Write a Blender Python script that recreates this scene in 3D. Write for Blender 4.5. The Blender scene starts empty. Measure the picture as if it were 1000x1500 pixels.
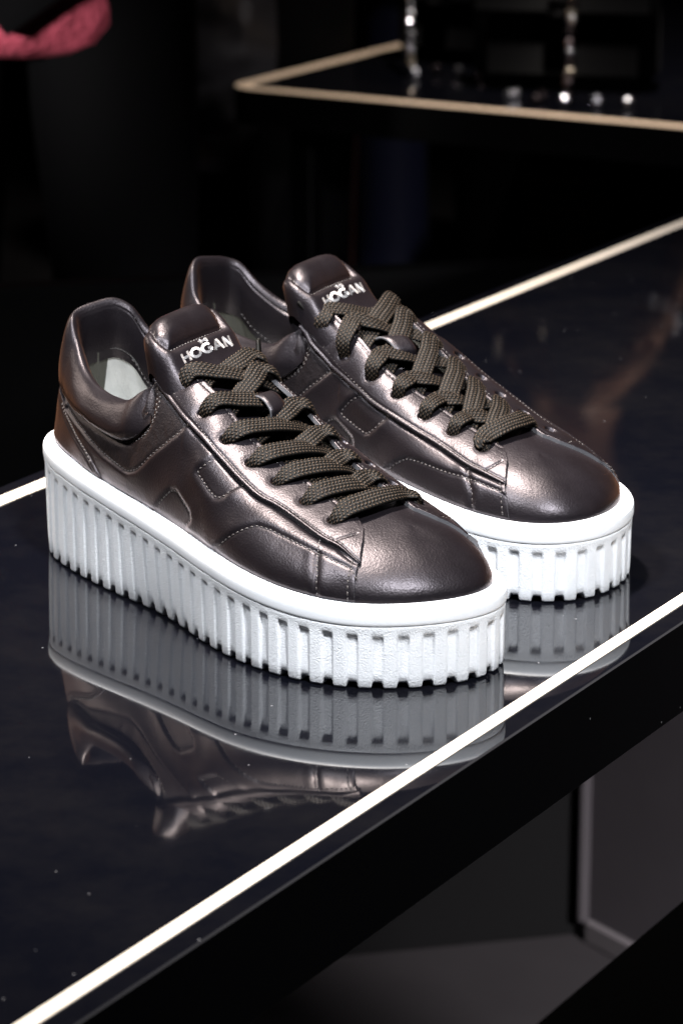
import bpy, math, random
import numpy as np
from mathutils import Vector, Matrix
random.seed(7)
SC = bpy.context.scene
# ------------------------------------------------------------------ camera
# table top is z = 0; the camera stands 0.44 m above it and looks down by 16.3 degrees
cam_d = bpy.data.cameras.new('camera'); cam = bpy.data.objects.new('camera', cam_d)
SC.collection.objects.link(cam); SC.camera = cam
cam.location = (0, 0, 0.44)
cam.rotation_euler = (math.radians(90 - 16.3147), 0, 0)
cam_d.sensor_fit = 'HORIZONTAL'; cam_d.sensor_width = 24.0; cam_d.lens = 24.0*4.643
cam_d.clip_start = 0.05; cam_d.clip_end = 60
cam_d.dof.use_dof = True; cam_d.dof.focus_distance = 1.36; cam_d.dof.aperture_fstop = 17.0
# ------------------------------------------------------------------ world, render
W = bpy.data.worlds.new('World'); SC.world = W; W.use_nodes = True
bg = W.node_tree.nodes['Background']; bg.inputs[0].default_value = (0.5,0.52,0.6,1); bg.inputs[1].default_value = 0.003
SC.render.engine = 'CYCLES'
SC.view_settings.view_transform = 'Standard'; SC.view_settings.look = 'None'
SC.view_settings.exposure = 0.0; SC.view_settings.gamma = 1.0
SC.cycles.use_denoising = True; SC.cycles.max_bounces = 8
SC.cycles.caustics_reflective = False; SC.cycles.caustics_refractive = False
# ------------------------------------------------------------------ lamps of the showroom ceiling
def lamp(name, loc, target, watt, size, col=(1,1,1), spread=180, size_y=None):
    d = bpy.data.lights.new(name, 'AREA'); d.energy = watt; d.size = size; d.color = col
    if size_y: d.shape = 'RECTANGLE'; d.size_y = size_y
    else: d.shape = 'DISK'
    d.spread = math.radians(spread)
    o = bpy.data.objects.new(name, d); SC.collection.objects.link(o); o.location = loc
    o.rotation_euler = (Vector(target) - Vector(loc)).to_track_quat('-Z', 'Y').to_euler()
    return o
SHOE = (0.0, 1.42, 0.05)
lamp('ceiling_spot', (-0.36, 1.80, 2.3), (0.05,1.45,0), 12.5, .20, (1,.885,.79), 42)
lamp('front_spot', (0.50, 0.20, 1.85), SHOE, 5.7, .24, (.95,.97,1), 40)
lamp('front_left_spot', (-1.0, 0.75, 2.15), SHOE, 2.5, .30, (.94,.965,1), 32)
lamp('left_spot', (-1.6, 2.6, 0.85), SHOE, .35, .22, (1,.86,.74), 40)
lamp('far_table_fill', (0.35, 3.3, 1.9), (0.42,3.78,-.14), 4.4, .10, (1,.92,.84), 40)  # added lamp so the far table and its beads glint
lamp('visitor_fill', (-0.9, 1.9, 0.28), (-.37,3.2,.01), .36, .10, (1,.96,.92), 18)  # added low lamp, brightens only the hem of the red jacket
lamp('rear_fill', (0.9, 3.5, 2.2), (.36,4.65,.6), .6, .08, (1,.93,.86), 26)  # added lamp on the raised forearms, for their reflection in the table
lamp('aisle_fill', (1.7, -0.2, 0.9), (.72,2.15,-.45), 11.0, .25, (1,.95,.97), 30)  # added lamp to brighten partition and floor below the front table
lamp('coat_fill', (-0.75, 2.9, 0.75), (-.09,4.02,-.02), .22, .10, (1,.96,.98), 9)  # added narrow lamp for the shine on the satin coat

# ------------------------------------------------------------------ names, groups, materials
def tag(o, label=None, cat=None, group=None, kind=None):
    if label: o['label'] = label
    if cat: o['category'] = cat
    if group: o['group'] = group
    if kind: o['kind'] = kind
    return o
def empty(name, loc=(0,0,0), rz=0.0):
    o = bpy.data.objects.new(name, None); SC.collection.objects.link(o)
    o.location = loc; o.rotation_euler = (0,0,rz); o.empty_display_size = .02
    return o
def mesh(name, v, f, mat=None, parent=None, smooth=True, attrs=None, mats=None, midx=None):
    me = bpy.data.meshes.new(name)
    v = np.asarray(v, np.float32).reshape(-1,3)
    if isinstance(f, np.ndarray):
        n = f.shape[0]; k = f.shape[1]
        me.vertices.add(len(v)); me.vertices.foreach_set('co', v.ravel())
        me.loops.add(n*k); me.loops.foreach_set('vertex_index', f.astype(np.int32).ravel())
        me.polygons.add(n); me.polygons.foreach_set('loop_start', np.arange(0,n*k,k,dtype=np.int32))
        me.update(calc_edges=True)
    else:
        me.from_pydata(v.tolist(), [], f)
    me.validate()
    if smooth: me.polygons.foreach_set('use_smooth', np.ones(len(me.polygons), bool))
    for m in (mats or ([mat] if mat else [])): me.materials.append(m)
    if midx is not None and len(midx) == len(me.polygons): me.polygons.foreach_set('material_index', np.asarray(midx, np.int32))
    for k_, a in (attrs or {}).items():
        at = me.attributes.new(k_, 'FLOAT', 'POINT'); at.data.foreach_set('value', np.asarray(a, np.float32))
    me.update()
    o = bpy.data.objects.new(name, me); SC.collection.objects.link(o)
    if parent: o.parent = parent
    return o
def grid_faces(n, m, wrap_i=False, wrap_j=False):
    i = np.arange(n if wrap_i else n-1)[:,None]; j = np.arange(m if wrap_j else m-1)[None,:]
    a = i*m + j; b = ((i+1)%n)*m + j; c = ((i+1)%n)*m + (j+1)%m; d = i*m + (j+1)%m
    return np.stack([a,b,c,d],-1).reshape(-1,4)
class MB:
    """collects boxes, tubes, spheres into one mesh"""
    def __init__(s): s.v=[]; s.f=[]; s.n=0
    def add(s, v, f):
        v=np.asarray(v,float).reshape(-1,3); s.v.append(v); s.f += [tuple(int(k)+s.n for k in q) for q in f]; s.n += len(v); return s
    def box(s, c, d, ax=None, bev=0.0):
        d=np.array(d,float)/2; A=np.eye(3) if ax is None else np.array(ax,float)
        b=min(bev, d.min()*.9)
        if b<=0:
            p=[(x,y,z) for x in (-1,1) for y in (-1,1) for z in (-1,1)]
            P=np.array(p)*d; F=[(0,1,3,2),(4,6,7,5),(0,4,5,1),(2,3,7,6),(0,2,6,4),(1,5,7,3)]
            return s.add(P@A+np.array(c), F)
        P=[];idx={}
        for x in (-1,1):
            for y in (-1,1):
                for z in (-1,1):
                    for k in range(3):
                        q=[x*d[0],y*d[1],z*d[2]]
                        for l in range(3):
                            if l!=k: q[l]-= (x,y,z)[l]*b
                        idx[(x,y,z,k)]=len(P); P.append(q)
        F=[]
        for k in range(3):
            l,m=(k+1)%3,(k+2)%3
            for sg in (-1,1):
                q=[]
                for u,w in ((-1,-1),(1,-1),(1,1),(-1,1)):
                    c3=[0,0,0];c3[k]=sg;c3[l]=u;c3[m]=w;q.append(idx[(*c3,k)])
                F.append(q if sg>0 else q[::-1])
            for u in (-1,1):
                for w in (-1,1):
                    e=[]
                    for sg in (-1,1):
                        c3=[0,0,0];c3[k]=sg;c3[l]=u;c3[m]=w
                        e.append((idx[(*c3,l)],idx[(*c3,m)]))
                    q=[e[0][0],e[1][0],e[1][1],e[0][1]]
                    F.append(q if u*w>0 else q[::-1])
        for x in (-1,1):
            for y in (-1,1):
                for z in (-1,1):
                    q=[idx[(x,y,z,k)] for k in range(3)]
                    F.append(q if x*y*z>0 else q[::-1])
        return s.add(np.array(P)@A+np.array(c), F)
    def tube(s, pts, r, n=8, caps=True, closed=False):
        P=np.array(pts,float); r=np.broadcast_to(np.asarray(r,float),(len(P),))
        T=np.gradient(P,axis=0) if not closed else np.roll(P,-1,0)-np.roll(P,1,0)
        T/=np.maximum(np.linalg.norm(T,axis=1)[:,None],1e-12)
        up=np.array([0,0,1.]) if abs(T[0][2])<.9 else np.array([1.,0,0])
        x=np.cross(T[0],up); x/=np.linalg.norm(x); V=[]
        for i in range(len(P)):
            x=x-T[i]*(x@T[i]); x/=max(np.linalg.norm(x),1e-9); y=np.cross(T[i],x)
            a=np.arange(n)*2*np.pi/n
            V.append(P[i]+r[i]*(np.cos(a)[:,None]*x+np.sin(a)[:,None]*y))
        F=grid_faces(len(P),n,closed,True).tolist()
        if caps and not closed: F.append(list(range(n))[::-1]); F.append([(len(P)-1)*n+k for k in range(n)])
        return s.add(np.array(V),F)
    def ball(s, c, r, n=10, m=6, sc=(1,1,1)):
        V=[];
        for i in range(m+1):
            t=np.pi*i/m
            for j in range(n):
                a=2*np.pi*j/n; V.append((np.sin(t)*np.cos(a),np.sin(t)*np.sin(a),np.cos(t)))
        return s.add(np.array(V)*r*np.array(sc)+np.array(c), grid_faces(m+1,n,False,True).tolist())
    def build(s, name, mat, parent=None, smooth=True, **k):
        return mesh(name, np.vstack(s.v), s.f, mat, parent, smooth, **k)

def mat(name, col, rough=.5, metal=0.0, **k):
    m = bpy.data.materials.new(name); m.use_nodes = True
    b = m.node_tree.nodes['Principled BSDF']
    b.inputs['Base Color'].default_value = (*col,1); b.inputs['Roughness'].default_value = rough; b.inputs['Metallic'].default_value = metal
    for kk, vv in k.items():
        b.inputs[kk.replace('_',' ')].default_value = vv
    return m
def N(m, t, **k):
    n = m.node_tree.nodes.new(t)
    for a, v in k.items(): setattr(n, a, v)
    return n
def lk(m, a, b): m.node_tree.links.new(a, b)
def bsdf(m): return m.node_tree.nodes['Principled BSDF']
def noise(m, scale, detail=4, rough=.6, coord='Object', kind='ShaderNodeTexNoise'):
    tc = N(m,'ShaderNodeTexCoord'); n = N(m, kind)
    n.inputs['Scale'].default_value = scale
    if kind == 'ShaderNodeTexNoise': n.inputs['Detail'].default_value = detail; n.inputs['Roughness'].default_value = rough
    lk(m, tc.outputs[coord], n.inputs['Vector']); return n
def bump(m, height, strength, dist, normal=None):
    b = N(m,'ShaderNodeBump'); b.inputs['Strength'].default_value = strength; b.inputs['Distance'].default_value = dist
    lk(m, height, b.inputs['Height'])
    if normal: lk(m, normal, b.inputs['Normal'])
    return b.outputs['Normal']
def ramp(m, fac, stops):
    r = N(m,'ShaderNodeValToRGB'); e = r.color_ramp.elements
    while len(e) < len(stops): e.new(.5)
    for q,(p,c) in zip(e, stops): q.position = p; q.color = (*c,1) if len(c)==3 else c
    lk(m, fac, r.inputs[0]); return r.outputs[0]
def math_(m, op, a, b=None):
    n = N(m,'ShaderNodeMath', operation=op)
    for i, x in enumerate((a,b)):
        if x is None: continue
        if isinstance(x,(int,float)): n.inputs[i].default_value = x
        else: lk(m, x, n.inputs[i])
    return n.outputs[0]

def leather(name, col, rough=.38, metal=.75, bumpk=.5, wrinkle=0.0, tint=(1.0,.93,.98)):
    m = mat(name, col, rough, metal)
    b = bsdf(m); b.inputs['Specular Tint'].default_value = (*tint,1)
    b.inputs['Specular IOR Level'].default_value = .56
    b.inputs['Sheen Weight'].default_value = .055; b.inputs['Sheen Tint'].default_value = (1,.45,.22,1); b.inputs['Sheen Roughness'].default_value = .32
    v = noise(m, 1150, kind='ShaderNodeTexVoronoi'); v.feature = 'SMOOTH_F1'
    n2 = noise(m, 2600, 3)
    n3 = noise(m, 60, 4)
    h = math_(m,'ADD', v.outputs['Distance'], math_(m,'MULTIPLY', n2.outputs[0], .6))
    nb = bump(m, h, bumpk, .00016)
    nb = bump(m, n3.outputs[0], .06, .002, nb)
    if wrinkle:
        nb = bump(m, noise(m, 260, 5, .7).outputs[0], wrinkle, .002, nb)
    lk(m, nb, b.inputs['Normal'])
    c = ramp(m, noise(m, 35, 5).outputs[0], [(.3, tuple(x*.8 for x in col)), (.7, tuple(x*1.2 for x in col))])
    lk(m, c, b.inputs['Base Color'])
    r = math_(m,'ADD', math_(m,'MULTIPLY', noise(m, 90, 5).outputs[0], .16), rough-.08)
    lk(m, r, b.inputs['Roughness'])
    return m
M = {}
M['leather'] = leather('bronze_leather', (.0078,.0064,.0086), .38, .5)
M['leather_ankle'] = leather('creased_leather', (.0070,.0056,.0070), .48, .5, .45, .25)
M['edge'] = mat('cut_leather_edge', (.07,.07,.078), .6)
m = M['edge']; lk(m, bump(m, noise(m,1500,4).outputs[0], .4, .0004), bsdf(m).inputs['Normal'])
M['thread'] = mat('thread', (.036,.031,.031), .45)
M['lining'] = mat('grey_lining', (.42,.43,.42), .75)
m = M['lining']; lk(m, bump(m, noise(m,900,5).outputs[0], .4, .0005), bsdf(m).inputs['Normal'])
lk(m, ramp(m, noise(m,45,4).outputs[0], [(.3,(.34,.35,.345)),(.7,(.46,.47,.46))]), bsdf(m).inputs['Base Color'])
M['lining_dark'] = mat('dark_heel_lining', (.035,.035,.028), .8)  # darker tone for the heel part of the lining
M['hole'] = mat('eyelet_shade', (.004,.004,.004), .8)
M['print'] = mat('silver_print', (.55,.53,.53), .45, .1)
m = M['print']; lk(m, ramp(m, noise(m,1600,4).outputs[0], [(.38,(.25,.23,.23)),(.52,(.56,.54,.54))]), bsdf(m).inputs['Base Color'])
def rubber(name, grit):
    m = mat(name, (.78,.80,.83), .55); b = bsdf(m)
    n = noise(m, 1350, 3, .7)
    lk(m, bump(m, n.outputs[0], grit, .0007), b.inputs['Normal'])
    lk(m, ramp(m, noise(m,28,5,.65).outputs[0], [(.28,(.71,.73,.765)),(.6,(.79,.81,.84))]), b.inputs['Base Color'])
    b.inputs['Subsurface Weight'].default_value = .0
    return m
M['sole'] = rubber('white_gritty_rubber', .75)
M['lip'] = rubber('white_smooth_rubber', .12)
m = M['lace'] = mat('braided_lace', (.05,.04,.035), .55)
at = N(m,'ShaderNodeAttribute'); at.attribute_name = 'braid'
lk(m, ramp(m, at.outputs['Fac'], [(.32,(.0008,.0006,.0004)),(.72,(.0040,.0027,.0018)),(.98,(.085,.058,.039))]), bsdf(m).inputs['Base Color'])
lk(m, bump(m, noise(m,3500,3).outputs[0], .3, .0002), bsdf(m).inputs['Normal'])
bsdf(m).inputs['Specular IOR Level'].default_value = .12

import numpy as np
# ---------------------------------------------------------------- shoe surface (mm, right shoe: x heel->toe, y to medial, z up)
def spl(xs, ys, x):
    """monotone-ish cubic (catmull-rom style) interpolation, ys may be (n,k)"""
    xs = np.asarray(xs, float); ys = np.asarray(ys, float); x = np.asarray(x, float)
    one = ys.ndim == 1
    if one: ys = ys[:, None]
    h = np.diff(xs); d = np.diff(ys, axis=0) / h[:, None]
    m = np.empty_like(ys); m[0] = d[0]; m[-1] = d[-1]
    w = (h[1:] / (h[:-1] + h[1:]))[:, None]
    m[1:-1] = d[:-1] * w + d[1:] * (1 - w)
    i = np.clip(np.searchsorted(xs, x, 'right') - 1, 0, len(xs) - 2)
    t = ((x - xs[i]) / h[i])[..., None]; hh = h[i][..., None]
    r = (2*t**3 - 3*t**2 + 1) * ys[i] + (t**3 - 2*t**2 + t) * hh * m[i] + (-2*t**3 + 3*t**2) * ys[i+1] + (t**3 - t**2) * hh * m[i+1]
    return r[..., 0] if one else r

OUT = [(0,0),(1.5,-11),(6,-21.5),(15.5,-31),(30,-38),(52,-42),(90,-45),(125,-45.5),(155,-48),(185,-52.5),(208,-54.5),(230,-52.5),(250,-46.5),(265,-37.5),(277,-25),(285.5,-9),
       (289,6),(289.5,18),(286.5,30),(279,41),(266,49.5),(248,54),(225,55),(200,52),(170,46),(140,41),(110,38.5),(80,38),(50,37.5),(28,35.5),(14,30.5),(5,22),(1,11.5)]
def closed_curve(pts, n):
    p = np.array(pts + pts[:1], float)
    for _ in range(2):                       # light smoothing
        q = p[:-1]; q = .2*np.roll(q,1,0) + .6*q + .2*np.roll(q,-1,0); p = np.vstack([q, q[:1]])
    d = np.r_[0, np.cumsum(np.linalg.norm(np.diff(p, axis=0), axis=1))]
    pe = np.vstack([p[-4:-1], p, p[1:4]]); L = d[-1]
    de = np.r_[d[-4:-1]-L, d, d[1:4]+L]
    u = np.linspace(0, L, n*4, endpoint=False)
    c = spl(de, pe, u)
    cc = np.vstack([c, c[:1]]); dd = np.r_[0, np.cumsum(np.linalg.norm(np.diff(cc, axis=0), axis=1))]
    u = np.linspace(0, dd[-1], n, endpoint=False)
    return np.stack([np.interp(u, dd, cc[:,k]) for k in (0,1)], 1), dd[-1]
def outward(c):
    t = np.roll(c,-1,0) - np.roll(c,1,0); t /= np.linalg.norm(t,axis=1)[:,None]
    # curve runs heel -> lateral(-y) -> toe -> medial: counter-clockwise seen from above => outward = (ty,-tx)
    return np.stack([t[:,1], -t[:,0]], 1)
NO = 2400
OUTC, OUTL = closed_curve(OUT, NO)
OUTN = outward(OUTC)
def zL(x):    # height of the line where the leather meets the sole
    return spl([-10,0,50,100,150,200,240,265,290,300],[56,55.5,52.5,48.5,44.5,40.5,37.3,36,36.2,36.4],x)

INSET = 6.2
BASE = OUTC - OUTN*INSET
it = int(np.argmax(OUTC[:,0] + 0.0*OUTC[:,1]))
def half(side, n=301):
    """base line of one side from heel centre to toe tip, n points, evenly spaced"""
    p = BASE[:it+1] if side > 0 else np.vstack([BASE[it:], BASE[:1]])[::-1]
    d = np.r_[0, np.cumsum(np.linalg.norm(np.diff(p,axis=0),axis=1))]
    u = np.linspace(0, d[-1], n)
    q = np.stack([np.interp(u,d,p[:,k]) for k in (0,1)],1)
    return np.c_[q, zL(q[:,0])]
NS, NT = 301, 121
# top line: keyed on arc fraction s of lateral base line
QK = [ # s, x, |y|, z   (collar part) then ridge (y signed = centre line)
 (0.00, 17, 0, 114.3), (0.05, 18, 11, 112.2), (0.09, 22.5, 16.5, 109.5), (0.15, 33, 20.5, 99.5), (0.21, 47, 25.5, 91),
 (0.27, 65, 30, 87), (0.32, 84, 32, 86), (0.37, 98, 32, 88.5), (0.41, 107, 30.0, 97.5), (0.45, 113.5, 22, 105.5), (0.49, 119, 10, 107.5), (0.53,129,2.0,101.8)]
RK = [(0.53,129,2.0,101.8),(0.58,148.5,3.6,90.2),(0.65,176,5.0,77.3),(0.72,201,6.4,69.6),(0.79,220,7.6,65.2),(0.86,233.5,9,62.6),(0.93,241.5,10.2,60.9),(1.0,243.5,10.8,59.9)]
def topline(side, n=NS):
    s = np.linspace(0,1,n)
    a = np.array(QK,float); r = np.array(RK,float)
    # one spline through both sets
    if side < 0:
        a[1,3]=115; a[2,1:]=(22,17.5,111.5); a[3,1:]=(31,24,99.5); a[4,1:]=(48,28.5,91.5); a[5,3]=87
    k = np.vstack([a[:-1]*np.array([1,1,-side,1]), r])
    mm = lambda q,y_: (-q[0], q[1], y_, q[3])
    oth = {1:[(.05,18,11,115),(.09,22,17.5,111.5)], -1:[(.05,18,11,112.2),(.09,22.5,18,109)]}[side]
    k = np.vstack([[mm(oth[1], side*oth[1][2])], [mm(oth[0], side*oth[0][2])], k])
    return spl(k[:,0], k[:,1:], s)
def sm(a,b,x):
    t = np.clip((x-a)/(b-a),0,1); return t*t*(3-2*t)
def side_grid(side):
    s = np.linspace(0,1,NS)[:,None]; t = np.linspace(0,1,NT)[None,:]
    B = half(side, NS)[:,None,:]; Q = topline(side)[:,None,:]
    n = 2.15 + (.2*sm(.5,.66,s) if side<0 else -.12*sm(.5,.66,s)) + 0.0*s + .12*sm(.8,.97,s) - (.30*sm(.66,.84,s) if side<0 else 0)
    th = t*np.pi/2
    hd = 1 - np.cos(th)**(2/n); vd = np.sin(th)**(2/n)
    w = sm(.36,.56,s)
    hh = (1-w)*(t**(.72+.5*sm(.15,.35,s))) + w*hd; vv = (1-w)*t + w*vd
    P = np.empty((NS,NT,3))
    P[...,:2] = B[...,:2] + (Q[...,:2]-B[...,:2])*hh[...,None]
    q_ = Q[:,0]; m_ = np.gradient(q_[:,2])/np.minimum(-1e-6,np.gradient(q_[:,0])*-1)*-1
    m_ = np.where(s[:,0]>.6, np.clip(m_,-.6,0), 0); m_ = m_*sm(.62,.8,s[:,0]); k_ = int(.985*(NS-1)); m_[k_:] = m_[k_]
    m_ = np.maximum(m_, -.22)
    P[...,2] = B[...,2] + (Q[...,2] + m_[:,None]*(P[...,0]-Q[...,0]) - B[...,2])*vv
    # bulge of the walls
    bn = np.gradient(B[:,0,:2],axis=0); bn /= np.linalg.norm(bn,axis=1)[:,None]
    o = np.stack([bn[:,1],-bn[:,0]],1)*side
    bul = (1-w)*np.sin(np.pi*t**.8)*(.3+1.7*sm(.12,.3,s))
    P[...,:2] += o[:,None,:]*bul[...,None]
    return P
def normals(P, side):
    ds = np.gradient(P,axis=0); dt = np.gradient(P,axis=1)
    ds[-1,:,:] = ds[-2,:,:]
    n = np.cross(ds,dt)*side
    l = np.linalg.norm(n,axis=2,keepdims=True); n = n/np.maximum(l,1e-9)
    return n
GRID = {}
for _sd in (1,-1):
    _P = side_grid(_sd); GRID[_sd] = (_P, normals(_P,_sd))
    # t=1 edge normals may be degenerate on the collar: fine
def ev(side, s, t, off=0.0):
    """point of the shoe surface at (s,t), raised by off along the normal (bilinear on the grid)"""
    P,N = GRID[side]
    s = np.asarray(s,float); t = np.asarray(t,float)
    a = np.clip(s*(NS-1),0,NS-1.000001); b = np.clip(t*(NT-1),0,NT-1.000001)
    i = a.astype(int); j = b.astype(int); fa = (a-i)[...,None]; fb = (b-j)[...,None]
    g = lambda A: A[i,j]*(1-fa)*(1-fb) + A[i+1,j]*fa*(1-fb) + A[i,j+1]*(1-fa)*fb + A[i+1,j+1]*fa*fb
    n = g(N); n /= np.maximum(np.linalg.norm(n,axis=-1,keepdims=True),1e-9)
    return g(P) + n*np.asarray(off,float)[...,None], n

# ------------------------------------------------------------------ the sneakers
def pl_interp(pts, n):
    """n points evenly along an (s,t) polyline"""
    p = np.array(pts,float); q = p*np.array([330,62.]); d = np.r_[0,np.cumsum(np.linalg.norm(np.diff(q,axis=0),axis=1))]
    u = np.linspace(0,d[-1],n); return spl(d,p,u)
def lin_interp(pts, n):
    p = np.array(pts,float); q = p*np.array([330,62.]); d = np.r_[0,np.cumsum(np.linalg.norm(np.diff(q,axis=0),axis=1))]
    u = np.linspace(0,d[-1],n); return np.stack([np.interp(u,d,p[:,k]) for k in (0,1)],1)
F_COUNTER = [(0,.43),(.06,.43),(.135,.428),(.158,.393),(.19,.363),(.2295,.315),(.258,.252),(.276,.150),(.2945,0)]
F_COLLAR = [(0,.46),(.128,.465),(.2,.553),(.253,.625),(.303,.622),(.335,.615),(.372,.612),(.404,.597),(.42,.615),(.4285,.68),(.430,.74),(.430,.84),(.426,.93),(.42,.985)]
F_ANKLE = [(.155,.42),(.188,.438),(.2383,.462),(.2805,.40),(.308,.355),(.3426,.320),(.3685,.287),(.3949,.305),(.4293,.375),(.4593,.408),(.4867,.452),(.50,.50)]
F_HLOW = [(.428,-.02),(.4461,.064),(.4613,.112),(.479,.154),(.4931,.160),(.5118,.127),(.5305,.099),(.533,.07),(.52,.03),(.506,-.02)]
_H = {1:[(0.5680,0.4731),(0.5561,0.3935),(0.5408,0.3216),(0.5400,0.3096),(0.5441,0.3043),(0.5721,0.2949),(0.5877,0.2962),(0.5960,0.3141),(0.6042,0.3450),(0.6145,0.4158),(0.6282,0.5106)], -1:[(0.5467,0.3507),(0.5244,0.2831),(0.5049,0.2124),(0.5050,0.1981),(0.5115,0.1856),(0.5381,0.1668),(0.5619,0.1607),(0.5732,0.1845),(0.5882,0.2481),(0.6066,0.3573)]}
_A = {1:[(0.5920,-0.0200),(0.6114,0.0556),(0.6401,0.1868),(0.6621,0.2921),(0.6778,0.3573),(0.7011,0.3933),(0.7305,0.4107),(0.7551,0.4129),(0.7791,0.4076),(0.8028,0.3907),(0.8252,0.3667),(0.8422,0.3444),(0.8520,0.2400)], -1:[(0.6100,-0.0200),(0.6250,0.0408),(0.6380,0.0914),(0.6650,0.1889),(0.6918,0.2259),(0.7223,0.2580),(0.7516,0.2812),(0.7855,0.3190),(0.8132,0.3224),(0.8485,0.3099)]}
_V = {1:[(0.7769,0.5261),(0.7857,0.4102),(0.7955,0.2372),(0.8010,0.0000)], -1:[(0.7826,0.4447),(0.7902,0.3312),(0.8026,0.2049),(0.8060,0.0000)]}
_F = {1:[(0.4310,0.9400),(0.4430,0.8300),(0.4583,0.7190),(0.4767,0.6102),(0.4977,0.5275),(0.5204,0.4861),(0.5452,0.4746),(0.5812,0.4894),(0.6234,0.4956),(0.6623,0.5119),(0.6860,0.5376),(0.7247,0.5488),(0.7778,0.5156),(0.8109,0.4918),(0.8441,0.4030)], -1:[(0.4240,0.9450),(0.4340,0.8300),(0.4426,0.7105),(0.4622,0.5604),(0.4828,0.4551),(0.5227,0.3782),(0.5608,0.3684),(0.6165,0.3990),(0.6661,0.4362),(0.7261,0.4610),(0.7801,0.4295),(0.8167,0.4177),(0.8498,0.3955)]}
_T = {1:[(0.4310,0.9450),(0.4487,0.9300),(0.4711,0.9000),(0.4870,0.8720),(0.5030,0.8200),(0.5187,0.7780),(0.5465,0.7570),(0.5714,0.7590),(0.6084,0.7673),(0.6514,0.7992),(0.7016,0.8193),(0.7590,0.8204),(0.8117,0.7899)], -1:[(0.4240,0.9500),(0.4440,0.9370),(0.4670,0.9000),(0.4840,0.8600),(0.4980,0.7850),(0.5250,0.7150),(0.5571,0.6900),(0.5990,0.7120),(0.6259,0.7490),(0.6545,0.7836),(0.6783,0.8056),(0.7057,0.8067),(0.7432,0.8098),(0.7865,0.7884),(0.8275,0.7771)]}
_VP = {1:[(0.8117,0.7899),(0.8330,0.7171),(0.8407,0.6238),(0.8476,0.4292),(0.8480,0.3004),(0.8515,0.0000)], -1:[(0.8275,0.7771),(0.8420,0.7129),(0.8492,0.6545),(0.8550,0.4071),(0.8611,0.2715),(0.8680,0.0000)]}
_E = {1:[(0.4832,0.7613),(0.5264,0.6099),(0.5745,0.6116),(0.6239,0.6392),(0.6692,0.6779),(0.7227,0.6984),(0.7819,0.6821)], -1:[(0.4657,0.7463),(0.5085,0.5447),(0.5657,0.5386),(0.6186,0.6051),(0.6737,0.6244),(0.7298,0.6636),(0.7959,0.6623)]}
_TRI = {1:[(0.8057,0.5454),(0.8289,0.6461)], -1:[(0.8182,0.4567),(0.8404,0.6072)]}
_THB = {1:5, -1:4}
def polydist(P, line):
    """distance of points P(n,3) to a densely sampled 3d line"""
    out = np.empty(len(P))
    for k in range(0,len(P),4000):
        out[k:k+4000] = np.sqrt(((P[k:k+4000,None]-line[None])**2).sum(-1).min(1))
    return out
def inside(s, t, poly):
    r = np.zeros(s.shape, bool); p = np.array(poly); j = len(p)-1
    for i in range(len(p)):
        c = ((p[i,1]>t)!=(p[j,1]>t)) & (s < (p[j,0]-p[i,0])*(t-p[i,1])/(p[j,1]-p[i,1]+1e-12)+p[i,0])
        r ^= c; j = i
    return r
def vnoise(x, y, seed=0):
    rs = np.random.RandomState(seed); T = rs.rand(64,64)
    xi = np.floor(x).astype(int); yi = np.floor(y).astype(int); fx = x-xi; fy = y-yi
    fx = fx*fx*(3-2*fx); fy = fy*fy*(3-2*fy); g = lambda a,b: T[a%64,b%64]
    return (g(xi,yi)*(1-fx)+g(xi+1,yi)*fx)*(1-fy)+(g(xi,yi+1)*(1-fx)+g(xi+1,yi+1)*fx)*fy - .5
LIFT = {'quarter':1.0,'counter':1.9,'eyestay':2.5}
def quarter_emboss(sd, s, t):
    P,_ = ev(sd, s, t); sh = P.shape[:-1]; P = P.reshape(-1,3); S = s.ravel(); T = t.ravel()
    L = lambda pts: ev(sd, *lin_interp(pts,160).T)[0]
    h = np.zeros(len(P)); F_HUP, F_ARCH, F_VERT, F_FOLD = _H[sd], _A[sd], _V[sd], _F[sd]
    def puff(poly, line, inn, out, rad):
        nonlocal h
        d = polydist(P, L(line)); i = inside(S, T, poly)
        h += np.where(i, -inn*(1-np.exp(-d/1.2)), out*(1-np.exp(-(d/1.6)**2))*np.exp(-(d/rad)**2)) - .38*np.exp(-(d/.8)**2)
    puff(F_HLOW+[(.50,-.2),(.43,-.2)], F_HLOW, .4, .6, 6)
    puff(F_HUP+[(F_HUP[-1][0]+.02,.85),(F_HUP[0][0],.85)], F_HUP, .4, .6, 6)
    puff(F_ARCH+[(.9,.2),(.9,-.2),(.58,-.2)], F_ARCH, .3, .6, 8)
    d = polydist(P, L(F_ANKLE)); i = inside(S, T, F_ANKLE+[(.52,.9),(.1,.9)])
    x = S*330; y = T*62
    wr = vnoise((x*.92+y*.38)/3.4, (y*.92-x*.38)/17, 3)*.42 + vnoise((x*.92+y*.45)/1.7,(y*.9-x*.4)/10,5)*.16
    near = np.exp(-np.maximum(d-3,0)/9)
    h += np.where(i, -.25*(1-np.exp(-d/2))+wr*near*(1-np.exp(-d/2)), .75*(1-np.exp(-(d/1.5)**2))*np.exp(-(d/7)**2)) - .5*np.exp(-(d/.9)**2)
    d = polydist(P, L(F_VERT)); h -= .6*np.exp(-(d/.8)**2)*(T<.42); h += .35*np.exp(-((d-3)/2.5)**2)*(T<.4)
    d = polydist(P, L(F_FOLD)); h -= 1.0*np.exp(-(d/1.2)**2); h += .4*np.exp(-((d-6)/3.6)**2)*(S>.5)
    d = polydist(P, L(F_COLLAR)); h -= 1.6*np.exp(-(d/2.2)**2)
    h += .28*vnoise(x/16, y/11, 9)
    return h.reshape(sh)
BRIDGE = {}
def fix(P, mir):
    P = np.array(P, float)
    if mir: P[...,1] *= -1
    return P/1000
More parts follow.
